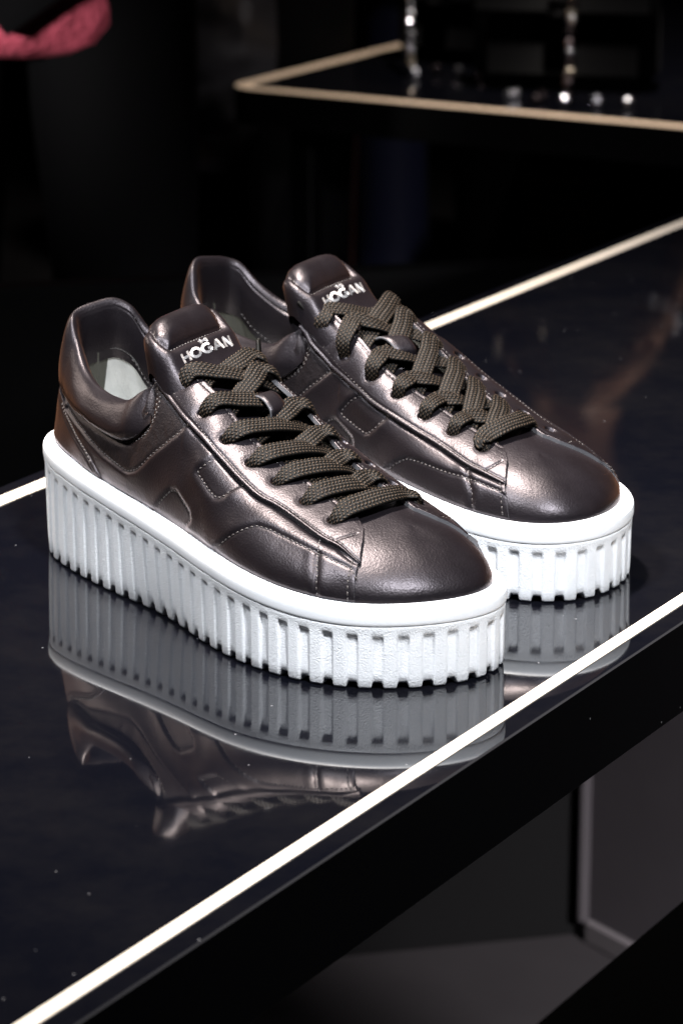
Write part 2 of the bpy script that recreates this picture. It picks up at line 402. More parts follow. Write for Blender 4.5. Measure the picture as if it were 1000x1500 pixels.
def fl(F, mir):
    return F[:, ::-1] if mir else F
def skirt_grid(sd, s, t, off, sides, depth, roll=.5, front=None):
    """grid patch at (s,t) raised by off; the listed borders are rolled and closed by a skirt going depth below"""
    off = off.copy(); n,m = s.shape
    if 'b1' in sides: off[:,-1] -= roll
    if 'b0' in sides: off[:,0] -= roll
    if 'a1' in sides: off[-1,:] -= roll
    if 'a0' in sides: off[0,:] -= roll
    P,_ = ev(sd, s, t, off)
    V = [P.reshape(-1,3)]; F = [grid_faces(n,m)]; k = n*m; idx = np.arange(n*m).reshape(n,m); skn = 0
    for sdn in sides:
        e = {'b1':idx[:,-1],'b0':idx[::-1,0],'a1':idx[-1,::-1],'a0':idx[0,:]}[sdn]
        ss = s.ravel()[e]; tt = t.ravel()[e]; oo = off.ravel()[e]
        q,_ = ev(sd, ss, tt, oo-(front if front and sdn == 'a1' else depth)); nn = len(e)
        # duplicate edge so the cut edge stays crisp
        V.append(ev(sd, ss, tt, oo-.02)[0]); V.append(q); a = np.arange(nn-1)+k; F.append(np.stack([a,a+1,a+1+nn,a+nn],1)); k += 2*nn; skn += nn-1
    F = np.vstack(F)
    if sd < 0: F = F[:, ::-1]
    return np.vstack(V), F, skn
def stitch_geo(paths, pitch=2.5, ln=1.75, r=.36):
    """short thread stitches along polylines of (point, normal)"""
    V=[];F=[];k=0
    ring = np.array([[np.cos(a),np.sin(a)] for a in np.arange(6)*np.pi/3])
    for P,Nn in paths:
        d = np.r_[0,np.cumsum(np.linalg.norm(np.diff(P,axis=0),axis=1))]
        for c in np.arange(pitch*.5, d[-1]-ln*.5, pitch):
            g = lambda A,u: np.array([np.interp(u,d,A[:,q]) for q in range(3)])
            a,b = g(P,c-ln/2), g(P,c+ln/2); n = g(Nn,c); T = b-a; T /= np.linalg.norm(T)+1e-9; x = np.cross(T,n); x /= np.linalg.norm(x)+1e-9; n = np.cross(x,T)
            for fr,rr,dz in ((0,.25,-.30),(.18,.85,0),(.5,1,.10),(.82,.85,0),(1,.25,-.30)):
                V.append(a+(b-a)*fr+n*dz + r*rr*(ring[:,:1]*x+ring[:,1:]*n*.8))
            F.append(grid_faces(5,6,False,True)+k); k += 30
    return np.vstack(V), np.vstack(F)
def on(sd, pts, off, n=160):
    q = pl_interp(pts,n); P,Nn = ev(sd, q[:,0], q[:,1], np.full(n,off) if np.isscalar(off) else off); return P,Nn
def on_quarter(sd, pts, n=160, extra=.05):
    q = lin_interp(pts,n); h = quarter_emboss(sd, q[:,0], q[:,1]); return ev(sd, q[:,0], q[:,1], LIFT['quarter']+h+extra)
def shift(pts, ds, dt): return [(a+ds,b+dt) for a,b in pts]

# --- flat laces
def lace_geo(path, nrm, width, thick, step=.34, phase=0.0):
    P = np.array(path,float); d = np.r_[0,np.cumsum(np.linalg.norm(np.diff(P,axis=0),axis=1))]
    n = max(int(d[-1]/step),8); u = np.linspace(0,d[-1],n)
    C = spl(d,P,u); Nn = spl(d,np.array(nrm,float),u); T = np.gradient(C,axis=0); T /= np.linalg.norm(T,axis=1)[:,None]
    Nn -= T*(Nn*T).sum(1)[:,None]; Nn /= np.linalg.norm(Nn,axis=1)[:,None]; B = np.cross(T,Nn)
    w = spl(d,np.array(width,float),u); th = spl(d,np.array(thick,float),u)
    rows = 6; per = 9; m = 2*rows*per
    q = np.arange(m)/m                                   # 0..0.5 top, 0.5..1 bottom
    vv = np.where(q<.5, q*4-1, 3-q*4)                    # -1..1 over the top, back below
    sg = np.where(q<.5,1.,-1.)
    prof = (1-np.abs(vv)**2.6)**.5
    r = (vv+1)/2*rows; ri = np.clip(np.floor(r),0,rows-1); rf = r-ri-.5
    U = u[:,None]/1.9 + phase
    ph = U + .5*(ri%2)[None,:] + np.where(ri%2==0,1,-1)[None,:]*rf[None,:]*.55
    tooth = .5+.5*np.cos(2*np.pi*ph)
    braid = tooth**.7*np.cos(np.pi*rf*.92)[None,:]
    h = .46*braid - .16
    X = C[:,None] + B[:,None]*(vv[None,:]*w[:,None]/2)[...,None] + Nn[:,None]*((sg*prof)[None,:]*th[:,None]/2 + sg[None,:]*h*np.sqrt(prof)[None,:])[...,None]
    return X.reshape(-1,3), grid_faces(n,m,False,True)[:, ::-1], braid.ravel()

def build_shoe(name, label, group, loc, rz, mir):
    root = empty(name, (*loc,0), rz); tag(root, label, 'sneaker', group)
    rng = np.random.RandomState(3 if mir else 5)
    def put(nm, V, F, mt, parent=root, **k):
        return mesh(nm, fix(V,mir), fl(F,mir), mt, parent, **k)
    # ---- outsole wall with ribs ------------------------------------------------
    nper = 62; sub = 16
    fr = np.array([0,.04,.08,.16,.26,.36,.44,.49,.53,.57,.63,.72,.80,.88,.94,.97])   # samples inside one rib period
    gr = np.array([0,0,0,0,0,0,0,.25,.85,1,1,1,1,1,.75,.2])                           # 1 = groove
    q = (np.arange(nper)[:,None]+fr[None,:]).ravel()/nper; groove = np.tile(gr,nper)
    a = q*NO; i0 = a.astype(int)%NO; f_ = (a-np.floor(a))[:,None]
    O_ = OUTC[i0]*(1-f_)+OUTC[(i0+1)%NO]*f_; On = OUTN[i0]*(1-f_)+OUTN[(i0+1)%NO]*f_
    zl = zL(O_[:,0]) - 8.3
    nst = len(q)
    jit = np.repeat(rng.rand(nper),16)
    prof = [] # rows: (inset, z, groove weight)
    zs = np.array([0,.02,.05,.09,.15,.25,.4,.55,.7,.80])
    rows = []
    gb = 2.6*groove                       # lugs stand below the groove floor
    spring = .25 + 0*zl
    tin = 1.0 + 3.0*np.exp(-((O_[:,0]-138)/34)**2)*(O_[:,1]<0) + 2.6*np.exp(-(O_[:,0]/16)**2)      # how far the wall leans in at the ground
    rows.append((-16+0*zl, 3.6+0*zl, 0)); rows.append((-14+0*zl, .3+gb, 0)); rows.append((-5.0-tin, .1+gb, .0))
    rows.append((-1.3-tin, .15+gb, .25)); rows.append((-.55-tin, .5+gb, .5)); rows.append((-.12-tin, 1.4+gb*.95, .42))
    top = zl - 5.2 - .6*jit
    for k in (.10,.2,.35,.5,.65,.8,.9,.955):
        z = 3+(top-3)*k; ins = -tin+(tin-.72)*np.sqrt(k); rows.append((ins, z+gb*.9*(1-k)**6, .4+.4*k))
    rows.append((-.74+0*zl, top-.3, .66)); rows.append((-.72+0*zl, top+.4, .50)); rows.append((-.7+0*zl, top+1.0, .30)); rows.append((-.68+0*zl, top+1.6, .12)); rows.append((-.66+0*zl, top+2.2, 0))
    rows.append((-.55+0*zl, zl-1.7, 0)); rows.append((-.38+0*zl, zl-.45, 0)); rows.append((-.48+0*zl, zl-.1, 0)); rows.append((-.75+0*zl, zl+.05, 0)); rows.append((-3+0*zl, zl+.4, 0))
    V = []
    for ins,z,gw in rows:
        dep = ins - 1.75*groove*gw
        V.append(np.c_[O_+On*dep[:,None], z])
    V = np.array(V); nr = len(rows)
    F = grid_faces(nr,nst,False,True)[:, ::-1]
    sole = put('midsole', V.reshape(-1,3), F, M['sole'])
    # underside plate
    k = 150; ii = np.arange(0,NO,NO//k); B = np.c_[OUTC[ii]-OUTN[ii]*15, np.full(len(ii),3.0)]; cc = np.array([[140,0,3.0]])
    put('sole_bottom', np.vstack([B,cc]), np.array([[j,(j+1)%len(ii),len(ii)] for j in range(len(ii))])[:, ::-1], M['sole'])
    # ---- lip (foxing band) --------------------------------------------------------
    k = 500; ii = (np.arange(k)*NO/k).astype(int); Ob = OUTC[ii]; Nb = OUTN[ii]; z0 = zL(Ob[:,0])-8.3
    pr = [(-1.6,.0),(-.55,.04),(-.28,.22),(-.10,.6),(.05,1.6),(.05,3.6),(0,5),(-.2,6),(-.7,6.75),(-1.5,7.2),(-2.4,7.35),(-2.9,7.2),(-3.3,7.0),(-3.7,7.2),(-4.1,7.7),(-4.7,8.15),(-5.4,8.3),(-6.2,8.25),(-7.5,8.0),(-9,7.6)]
    V = np.array([np.c_[Ob+Nb*o_, z0+z_] for o_,z_ in pr])
    put('sole_lip', V.reshape(-1,3), grid_faces(len(pr),k,False,True)[:, ::-1], M['lip'], parent=sole)
    # ---- vamp / toe ---------------------------------------------------------------
    s = np.linspace(.775,1,160); t = np.linspace(0,1,110)
    St,Tt = np.meshgrid(s,t,indexing='ij')
    A = ev(1,St,Tt)[0]; Bm = ev(-1,St,Tt)[0]
    V = np.concatenate([A, Bm[-2::-1]],0); nn,mm = V.shape[:2]
    def ridge_pad(X):
        X = X.copy(); m_ = .5*(X[:,-1]+X[::-1,-1]); X[:,-1] = m_; return np.concatenate([X, X[::-1,-2][:,None]],1)
    for _ in range(90):
        E_ = ridge_pad(V); L_ = V.copy()
        L_[1:-1,1:] = .25*(E_[:-2,1:-1]+E_[2:,1:-1]+E_[1:-1,:-2]+E_[1:-1,2:])
        wgt = np.zeros((nn,mm)); wgt[6:-6,12:] = np.clip((np.arange(12,mm)-12)/30.,0,1)[None,:]*.8
        V = V+(L_-V)*wgt[...,None]
    c0_ = nn//2; fall = np.exp(-((np.arange(nn)-c0_)/26.)**2)[:,None,None]*np.clip((np.arange(mm)-4)/25.,0,1)[None,:,None]
    for _ in range(260):
        L_ = V.copy(); L_[1:-1] = .5*(V[:-2]+V[2:]); V = V+(L_-V)*fall*.9
    w2 = np.zeros((nn,mm)); w2[8:-8] = np.clip((np.arange(mm)-66)/30.,0,1)[None,:]*.85
    for _ in range(220):
        E_ = ridge_pad(V); L_ = V.copy()
        L_[1:-1,1:] = .25*(E_[:-2,1:-1]+E_[2:,1:-1]+E_[1:-1,:-2]+E_[1:-1,2:]); V = V+(L_-V)*w2[...,None]
    E_ = ridge_pad(V); nrm = np.cross(np.gradient(E_,axis=0),np.gradient(E_,axis=1))[:,:-1]; nrm /= np.maximum(np.linalg.norm(nrm,axis=2,keepdims=True),1e-9)
    V[:,-1] = E_[:,-2]
    V = V+nrm*(.22*vnoise(V[...,0]/13,V[...,1]/11,21)*np.minimum(1,Tt[np.r_[0:160,158:-1:-1]]*6))[...,None]
    vamp = put('toe_vamp', V.reshape(-1,3), grid_faces(nn,mm), M['leather'])
    bmx = __import__('bmesh').new(); bmx.from_mesh(vamp.data); __import__('bmesh').ops.remove_doubles(bmx, verts=bmx.verts, dist=2e-5)
    bmx.to_mesh(vamp.data); bmx.free(); vamp.data.polygons.foreach_set('use_smooth', np.ones(len(vamp.data.polygons),bool))
    stitches = []
    for sd in (1,-1):
        F_HUP, F_ARCH, F_VERT, F_FOLD, F_THROAT, F_VAMP, EYE = _H[sd], _A[sd], _V[sd], _F[sd], _T[sd], _VP[sd], _E[sd]
        # ---- quarter ----------------------------------------------------------------
        tt_k = np.array([(0,.5),(.12,.5),(.2,.60),(.25,.69),(.38,.70),(.415,.80),(.424,.95),(.432,.97),(.442,.92),(.455,.84),(.47,.74),(.49,.63),(.52,.58),(.6,.57),(.7,.60),(.78,.6),(.82,.60),(.87,.60)])
        na,nb = 300,74
        a = np.linspace(0,1,na)[:,None]; b = np.linspace(0,1,nb)[None,:]
        s0 = .02 + 0*b
        vp = np.array(F_VAMP)[::-1]
        t = b*np.interp(a*F_VAMP[-1][0], tt_k[:,0], tt_k[:,1])
        s1 = np.interp(t, vp[:,1], vp[:,0])
        S = s0 + (s1-s0)*a; t = b*np.interp(S, tt_k[:,0], tt_k[:,1]); S = s0+(np.interp(t,vp[:,1],vp[:,0])-s0)*a
        off = LIFT['quarter'] + quarter_emboss(sd,S,t)
        base = np.clip(t/.03,0,1); off = off*base + (1-base)*.2
        V,F,sk = skirt_grid(sd,S,t,off,['a1','b1'],1.3,.25,1.7)
        nf = len(F); mi = np.zeros(nf,int); mi[nf-sk:] = 1
        # the creased ankle panel is the same hide, more wrinkled
        fc = grid_faces(na,nb); cs = S.ravel()[fc].mean(1); ct = t.ravel()[fc].mean(1)
        ank = inside(cs,ct,F_ANKLE+[(.52,.9),(.1,.9)]); mi[:len(fc)][ank] = 2
        put('quarter_panel', V, F, None, mats=[M['leather'],M['edge'],M['leather_ankle']], midx=mi)
        # ---- eyestay ---------------------------------------------------------------------
        na,nb = 330,56
        lo = pl_interp(F_FOLD,na)[:,None,:]; hi = pl_interp(F_THROAT,na)[:,None,:]
        # match the two long borders by s so that rows run straight up the shoe
        lo = np.stack([np.interp(np.linspace(0,1,na)**1.0,np.linspace(0,1,na),lo[:,0,k]) for k in (0,1)],1)[:,None,:]
        b = np.linspace(0,1,nb); b = (.5-.5*np.cos(np.pi*b))*.35+b*.65
        G = lo*(1-b[None,:,None]) + hi*b[None,:,None]
        vpf = np.interp(G[...,1], vp[:,1], vp[:,0]); aa_ = np.linspace(0,1,na)[:,None]; G[...,0] += (vpf[-1]+.003-G[-1,:,0])[None,:]*sm(.86,1,aa_)
        S,t = G[...,0],G[...,1]
        P0,_ = ev(sd,S,t); Pf = P0.reshape(-1,3)
        off = np.full(S.shape, LIFT['eyestay'])
        dl = polydist(Pf, ev(sd,*pl_interp(F_FOLD,300).T)[0]).reshape(S.shape); dh = polydist(Pf, ev(sd,*pl_interp(F_THROAT,300).T)[0]).reshape(S.shape)
        off += .18*np.exp(-((dl-.7)/.6)**2) - .28*np.exp(-((dl-1.9)/.5)**2) - .22*np.exp(-((dh-2.0)/.6)**2) + .12*np.exp(-((dl-7)/4)**2)*np.clip((S-.46)/.05,0,1)
        off += .12*vnoise(S*330/15,t*62/12,33)
        off -= .9*sm(.90,1,np.linspace(0,1,na))[:,None]
        for es,et in EYE:
            c,_ = ev(sd,es,et); d = np.linalg.norm(P0-c,axis=-1); off += -2.6*(1-sm(2.0,3.4,d)) - .25*np.exp(-((d-3.6)/1.2)**2)
        tri = on(sd,_TRI[sd],0)[0]; d = polydist(Pf,tri).reshape(S.shape); off -= .45*np.exp(-(d/.6)**2)
        V,F,sk = skirt_grid(sd,S,t,off,['b0','b1','a1'],1.9,.25,2.1)
        nf = len(F); mi = np.zeros(nf,int); mi[nf-sk:] = 1
        eyestay = put('eyestay', V, F, None, mats=[M['leather'],M['edge']], midx=mi)
        for es,et in EYE:                                     # black discs put in for the shade inside the holes
            c,n = ev(sd,es,et,.35); x = np.cross(n,[0,0,1.]); x /= np.linalg.norm(x); y = np.cross(n,x); an = np.arange(16)*2*np.pi/16
            V = np.vstack([c+2.1*(np.cos(an)[:,None]*x+np.sin(an)[:,None]*y), c+n*-.2]); F = np.array([[j,(j+1)%16,16] for j in range(16)])
            put('eyelet_disc', V, F, M['hole'], parent=eyestay)
        # stitch rows
        Lq = LIFT['eyestay']
        fold_in = [(p[0]+.010*min(1,(i/3)), p[1]+.030) for i,p in enumerate(F_FOLD)]
        fold_in = [( .75*np.array(f_)+.0*np.array(f_)+.25*np.array(f_)) for f_ in fold_in]
        stitches.append(on(sd, fold_in[1:-1], Lq-.25, 260))
        stitches.append(on(sd, [(p[0]-.0, p[1]-.034) for p in F_THROAT[3:-1]], Lq-.15, 220))
        stitches.append(on(sd, _TRI[sd], Lq-.75, 30))
        stitches.append(on(sd, shift(F_VAMP[1:4],-.010,0), Lq-1.0, 60)); 
        stitches.append(on_quarter(sd, shift(F_VAMP[3:],-.0085,0), 60)); 
        for pth in (F_HLOW[1:-1],F_HUP,F_ARCH[1:],F_VERT,F_ANKLE): stitches.append(on_quarter(sd,pth,140))
        co = [(s_+.004,t_-.022-(.0 if s_<.41 else 0)) for s_,t_ in F_COLLAR[2:8]] + [(s_+.008,t_) for s_,t_ in F_COLLAR[8:-1]]
        stitches.append(on_quarter(sd,co,150))
        co2 = [(s_+.008,t_-.042) for s_,t_ in F_COLLAR[6:8]] + [(s_+.0145,t_) for s_,t_ in F_COLLAR[8:-1]]
        stitches.append(on_quarter(sd,co2,90))
    # ---- heel counter (one piece round the back) -----------------------------------------
    ck = np.array(F_COUNTER); na,nb = 90,40
    a = np.linspace(0,.2935,na)[:,None]; b = np.linspace(0,1,nb)[None,:]
    tt = b*np.interp(a,ck[:,0],ck[:,1]); ss = a+0*b
    halves = []
    for sd in (1,-1):
        P0,_ = ev(sd,ss,tt); d = polydist(P0.reshape(-1,3), ev(sd,*pl_interp(F_COUNTER,200).T)[0]).reshape(ss.shape)
        off = LIFT['counter'] - 1.2*np.exp(-(d/.5)**2) - .3*np.exp(-((d-1.6)/.5)**2) - .3*np.exp(-((d-3.1)/.5)**2) + .25*vnoise(ss*330/14,tt*62/10,44)*np.minimum(1,ss/.05)
        base = np.clip(tt/.04,0,1); off = off*base+(1-base)*.6
        P,_ = ev(sd,ss,tt,off); Pb,_ = ev(sd,ss[:,-1:],tt[:,-1:],np.full((na,1),-.4)); halves.append(np.concatenate([P,Pb],1))
        for dd in (1.6,3.1):
            li = [(p[0]-dd/330*(.9 if i>1 else .2), p[1]-dd/62*(.25 if i>3 else .9)) for i,p in enumerate(F_COUNTER) if p[0]>.03]
            stitches.append(on(sd,li[1:-1],LIFT['counter']-.2,150))
    V = np.concatenate([halves[0][::-1], halves[1][1:]],0)
    put('heel_counter', V.reshape(-1,3), grid_faces(*V.shape[:2])[:, ::-1], M['leather'])
    # ---- padded collar ------------------------------------------------------------------
    st = []
    for sd in (1,-1):
        u = np.r_[np.linspace(0,.40,80), np.linspace(.403,.4265,26)]
        fc_ = np.array(F_COLLAR); tA = np.interp(u, fc_[:9,0], fc_[:9,1]); 
        A,_ = ev(sd,u,tA,.3); Q,_ = ev(sd,u,np.ones_like(u)*.999)
        tan = np.gradient(Q,axis=0)[:,:2]; tan /= np.linalg.norm(tan,axis=1)[:,None]; o = np.stack([tan[:,1],-tan[:,0]],1)*sd
        o[0] = (-1,0)
        o3 = np.c_[o,np.zeros(len(o))]; z3 = np.array([0,0,1.])
        e = 1-sm(.375,.4265,u)
        k = (.15+.85*e)*(.66+.34*sm(.07,.27,u))
        Q = Q - np.array([0,0,1.])*(4.5*(1-e))[:,None]
        hgt = np.maximum(Q[:,2]-A[:,2],1)
        wl = lambda f_: A+(Q-A)*f_
        K = np.array([A-o3*1.2, A+o3*1.6*k[:,None]+z3*.2, wl(.16)+o3*(3.7*k)[:,None], wl(.42)+o3*(4.6*k)[:,None], wl(.73)+o3*(3.6*k)[:,None], wl(.93)+o3*(1.8*k)[:,None]+z3*.6,
                      Q+z3*1.6*1-o3*(.8*k)[:,None], Q-o3*(3.2*k)[:,None]+z3*1.0, Q-o3*(4.6*k)[:,None]-z3*.6, Q-o3*(5.3*k)[:,None]-z3*2.0, Q-o3*(6.0*k)[:,None]-z3*4.2, Q-o3*(7.0*k)[:,None]-z3*11, Q-o3*(6.6*k)[:,None]-z3*19, Q-o3*(4.5*k)[:,None]-z3*27])
        fine = spl(np.arange(len(K)), K.reshape(len(K),-1), np.linspace(0,len(K)-1,66)).reshape(66,len(u),3)
        dq = np.linspace(0,len(K)-1,66)
        gv = .75*np.exp(-((dq-9.0)/.28)**2)[:,None]*sm(.07,.12,u)[None,:]   # seam along the inner edge of the rim
        fine += o3[None]*gv[...,None]
        nz = .5*sm(0,.08,u)[None,:]*vnoise(np.arange(len(u))[None,:]/7.+0*dq[:,None], dq[:,None]*1.1+0*u[None,:], 8+sd)
        fine += o3[None]*nz[...,None]*(np.sin(np.pi*dq/13)**1)[:,None,None]*k[None,:,None]
        st.append(fine)
        ok_ = u > .10
        stitches.append(((fine[45]+z3*.25-o3*.1)[ok_], (z3*.7-o3*.7)[ok_]))
    V = np.concatenate([st[0][:, ::-1], st[1][:,1:]],1)
    # close the two front ends
    for endc in (0,-1):
        pass
    col = put('collar', V.reshape(-1,3), grid_faces(*V.shape[:2]), M['leather'])
    capV = []; 
    for endc in (0,-1):
        ring = V[:,endc]; c = ring.mean(0); fwd = np.array([.1,0,-.6])
        capV.append((ring, c+fwd))
    for j,(ring,c) in enumerate(capV):
        n_ = len(ring); Vc = np.vstack([ring,c]); Fc = np.array([[q_,q_+1,n_] for q_ in range(n_-1)]+[[n_-1,0,n_]])
        put('collar_end', Vc, Fc if j else Fc[:, ::-1], M['leather'], parent=col)
    # ---- lining and insole ------------------------------------------------------------------
    lin = []; 
    u = np.linspace(0,.78,150)
    for sd in (1,-1):
        fine = st[0 if sd>0 else 1]; uu = np.r_[np.linspace(0,.40,80), np.linspace(.403,.4265,26)]
        topc = fine[-4]
        tp = np.stack([np.interp(u,uu,topc[:,k_]) for k_ in range(3)],1)
        ins,_ = ev(sd,u,np.full_like(u,.62),-2.5)
        w = sm(.38,.46,u)[:,None]; tp = tp*(1-w)+ins*w
        hb = half(sd,NS); ub = np.linspace(0,1,NS); bt = np.stack([np.interp(u,ub,hb[:,k_]) for k_ in range(3)],1)
        cxy = np.c_[bt[:,0],np.zeros_like(u)+ .03*bt[:,0]]
        bt[:,:2] = bt[:,:2]+(cxy-bt[:,:2])*.14; bt[0,0] += 5; bt[:,0] += 4*np.exp(-u/.05); bt[:,2] += 3
        r = np.linspace(0,1,24)[:,None,None]
        g = tp[None]*(1-r)+bt[None]*r
        lin.append(g)
    V = np.concatenate([lin[0][:, ::-1], lin[1][:,1:]],1)
    Fg = grid_faces(*V.shape[:2]); ci = (Fg[:,0]%V.shape[1]); hm = (ci-149<5)&(ci-149>-40)
    put('lining', V.reshape(-1,3), Fg, None, mats=[M['lining'],M['lining_dark']], midx=hm.astype(int))
    a_ = lin[0][-1]; b_ = lin[1][-1]; r = np.linspace(0,1,12)[None,:,None]; V = a_[:,None]*(1-r)+b_[:,None]*r
    V[...,2] += 1.5*(np.abs(r[...,0]*2-1)**2)
    put('insole', V.reshape(-1,3), grid_faces(150,12), M['lining'])
    for sd in (1,-1):
        sel = (u>.09)&(u<.43)
        stitches.append(((lin[0 if sd>0 else 1][1])[sel]+np.array([0,-sd*-.3,0.2]), np.tile(np.array([[0,sd*.8,.6]]),(sel.sum(),1))))
    # ---- tongue ------------------------------------------------------------------------
    tk = np.array([(238,57.5),(215,63.5),(190,71.5),(165,80.5),(143,92),(128,99.5),(117,106),(108,112.2),(100,117),(95,120.3),(91.5,121.8),(88.5,121.0),(88,118),(92,112),(101,104),(114,96)])
    wk = np.array([16,17,18,20,23,26.5,29,30,30,30,29.6,29,28,27.5,27,27])
    na,nb = 190,84
    d = np.r_[0,np.cumsum(np.linalg.norm(np.diff(tk,axis=0),axis=1))]; ua = np.linspace(0,d[-1],na)
    cxz = spl(d,tk,ua); wd = spl(d,wk,ua); dtop = d[10]
    bb = np.linspace(-1,1,nb)
    fadeT = sm(60,dtop,ua)                                    # 0 under the laces, 1 at the top
    yc = spl([80,110,130,150,180,215,240],[0,0,1.5,3,4.8,7,9],cxz[:,0])
    def tongue_pt():
        ang = bb[None,:]*(1.05+.25*fadeT[:,None])
        Y = yc[:,None] + wd[:,None]*np.sin(ang)/np.sin(1.05+.25*fadeT[:,None])
        drop = (6+12*fadeT[:,None])*(.16*(1-np.cos(ang))/(1-np.cos(1.3))+.84*np.clip((np.abs(bb)[None,:]-.66)/.34,0,1)**2)
        X = cxz[:,:1] + 0*Y; Z = cxz[:,1:] - drop
        back = sm(dtop-2,dtop+6,ua)[:,None]
        X = X - (.52 if not mir else -.34)*fadeT[:,None]*(Y-yc[:,None]) + drop*.30*fadeT[:,None]
        return np.stack([X,Y,Z],-1)
    TP = tongue_pt()
    tn_ = np.cross(np.gradient(TP,axis=0),np.gradient(TP,axis=1)); tn_ /= np.linalg.norm(tn_,axis=2,keepdims=True)
    if tn_[60,42,2] < 0: tn_ = -tn_
    ia = lambda v: np.interp(v, np.arange(len(tk)), d)        # key index -> arc length
    # pillow seam: two sides and a front line, in (arc, b)
    pa0, pa1 = ia(8.0)-3.6, ia(10.4)
    seam = [(pa1,-.66),(ia(9.2),-.69),(ia(8.5),-.67),(pa0,-.60),(pa0-.8,-.5),(pa0-1.2,0),(pa0-.8,.5),(pa0,.60),(ia(8.5),.66),(ia(9.2),.68),(pa1,.66)]
    def tpt(arc,b,off=0):
        i = np.clip(np.interp(arc,ua,np.arange(na)),0,na-1.001); j = np.clip((np.asarray(b)+1)/2*(nb-1),0,nb-1.001)
        i0 = i.astype(int); j0 = j.astype(int); fi=(i-i0)[...,None]; fj=(j-j0)[...,None]
        g = lambda A:(A[i0,j0]*(1-fi)+A[np.minimum(i0+1,na-1),j0]*fi)*(1-fj)+(A[i0,np.minimum(j0+1,nb-1)]*(1-fi)+A[np.minimum(i0+1,na-1),np.minimum(j0+1,nb-1)]*fi)*fj
        nn_ = g(tn_); nn_/=np.linalg.norm(nn_,axis=-1,keepdims=True); return g(TP)+nn_*np.asarray(off)[...,None], nn_
    sp = np.array(seam); dd = np.r_[0,np.cumsum(np.linalg.norm(np.diff(sp*np.array([1,28.]),axis=0),axis=1))]; sq = np.stack([np.interp(np.linspace(0,dd[-1],200),dd,sp[:,k_]) for k_ in (0,1)],1)
    sl,_ = tpt(sq[:,0],sq[:,1]); dist = polydist(TP.reshape(-1,3),sl).reshape(na,nb)
    AA,BB = np.meshgrid(ua,bb,indexing='ij'); ins = (AA>pa0-1.0)&(AA<pa1+14)&(np.abs(BB)<.66)
    h = np.where(ins, 3.4*(1-np.exp(-(dist/4.5)**1.5)), 2.2*(1-np.exp(-(dist/2.5)**2))*np.exp(-(dist/9)**2)) - 1.2*np.exp(-(dist/1.1)**2)
    h = h*np.where(AA<pa1+10,1,0) + .35*vnoise(AA/9,BB*28/9,61)
    tong_v = TP+tn_*h[...,None]
    tongue = put('tongue', tong_v.reshape(-1,3), grid_faces(na,nb)[:, ::-1], M['leather'])
    P_,N_ = tpt(sq[:,0],sq[:,1],-.95); stitches.append((P_,N_))
    hgt_at = lambda arc,b: np.array([h[int(np.clip(np.interp(x,ua,np.arange(na)),0,na-1)), int(np.clip((y+1)/2*(nb-1),0,nb-1))] for x,y in zip(np.ravel(arc),np.ravel(b))]).reshape(np.shape(arc))
    # ---- lettering on the tongue: H O G A N and the small mark above the G --------------------
    def letter_mesh(strokes, u0, v0, nm):
        """strokes: list of (polyline, closed) in letter units; u to the reader's right, v up"""
        V=[];F=[];k=0
        for pts,closed,wdt in strokes:
            p = np.array(pts,float); n_ = len(p)
            tt_ = (np.roll(p,-1,0)-np.roll(p,1,0)) if closed else np.gradient(p,axis=0)
            tt_ /= np.linalg.norm(tt_,axis=1)[:,None]; nn_ = np.stack([-tt_[:,1],tt_[:,0]],1)*wdt/2
            two = np.stack([p+nn_,p-nn_],1)
            uu = u0+two[...,0]; vv = v0+two[...,1]
            bbp = uu*(1 if not mir else -1)/29.; arc = textarc + vv
            for hz in (.32,-.4):
                q_,_ = tpt(arc,bbp,hgt_at(arc,bbp)+hz); V.append(q_.reshape(-1,3))
            f1 = grid_faces(n_,2,closed,False)+k; F.append(f1); F.append(f1[:, ::-1]+2*n_)
            for e_ in (0,1):
                i_ = np.arange(n_ if closed else n_-1); j_ = (i_+1)%n_
                F.append(np.stack([k+2*i_+e_,k+2*j_+e_,k+2*n_+2*j_+e_,k+2*n_+2*i_+e_],1))
            k += 4*n_
        Fm = np.vstack(F)
        return mesh(nm, fix(np.vstack(V),mir), Fm, M['print'], tongue, smooth=False)
    textarc = ia(7.0)-6.6
    def seg(a_,b_,n_=8): return [tuple(np.array(a_)+(np.array(b_)-np.array(a_))*q_) for q_ in np.linspace(0,1,n_)]
    def arc_(cx_,cy_,rx,ry,a0,a1,n_=28): return [(cx_+rx*math.cos(x_),cy_+ry*math.sin(x_)) for x_ in np.linspace(math.radians(a0),math.radians(a1),n_)]
    LH = 5.0; wd_ = 1.25
    # letters lean a little upward along an arc, like the print
    letters = {'H':[(seg((-1.9,0),(-1.9,LH)),False,wd_),(seg((1.9,0),(1.9,LH)),False,wd_),(seg((-1.9,LH/2),(1.9,LH/2)),False,wd_)],
      'O':[(arc_(0,LH/2,2.55,LH/2-.45,0,360,37)[:-1],True,wd_)],
      'G':[(arc_(0,LH/2,2.5,LH/2-.45,42,318),False,wd_),(seg((.3,LH/2-.25),(2.5,LH/2-.25)),False,wd_*.9),(seg((2.2,LH/2-.25),(2.0,.9)),False,wd_*.9)],
      'A':[(seg((-2.5,0),(0,LH)),False,wd_),(seg((2.5,0),(0,LH)),False,wd_),(seg((-1.4,1.7),(1.4,1.7)),False,wd_*.85)],
      'N':[(seg((-1.9,0),(-1.9,LH)),False,wd_),(seg((1.9,0),(1.9,LH)),False,wd_),(seg((-1.9,LH),(1.9,0)),False,wd_)]}
    for q_,(ch,u0) in enumerate(zip('HOGAN',(-12.6,-6.5,0,6.3,12.4))):
        letter_mesh(letters[ch],u0+.2,.8,'letter')
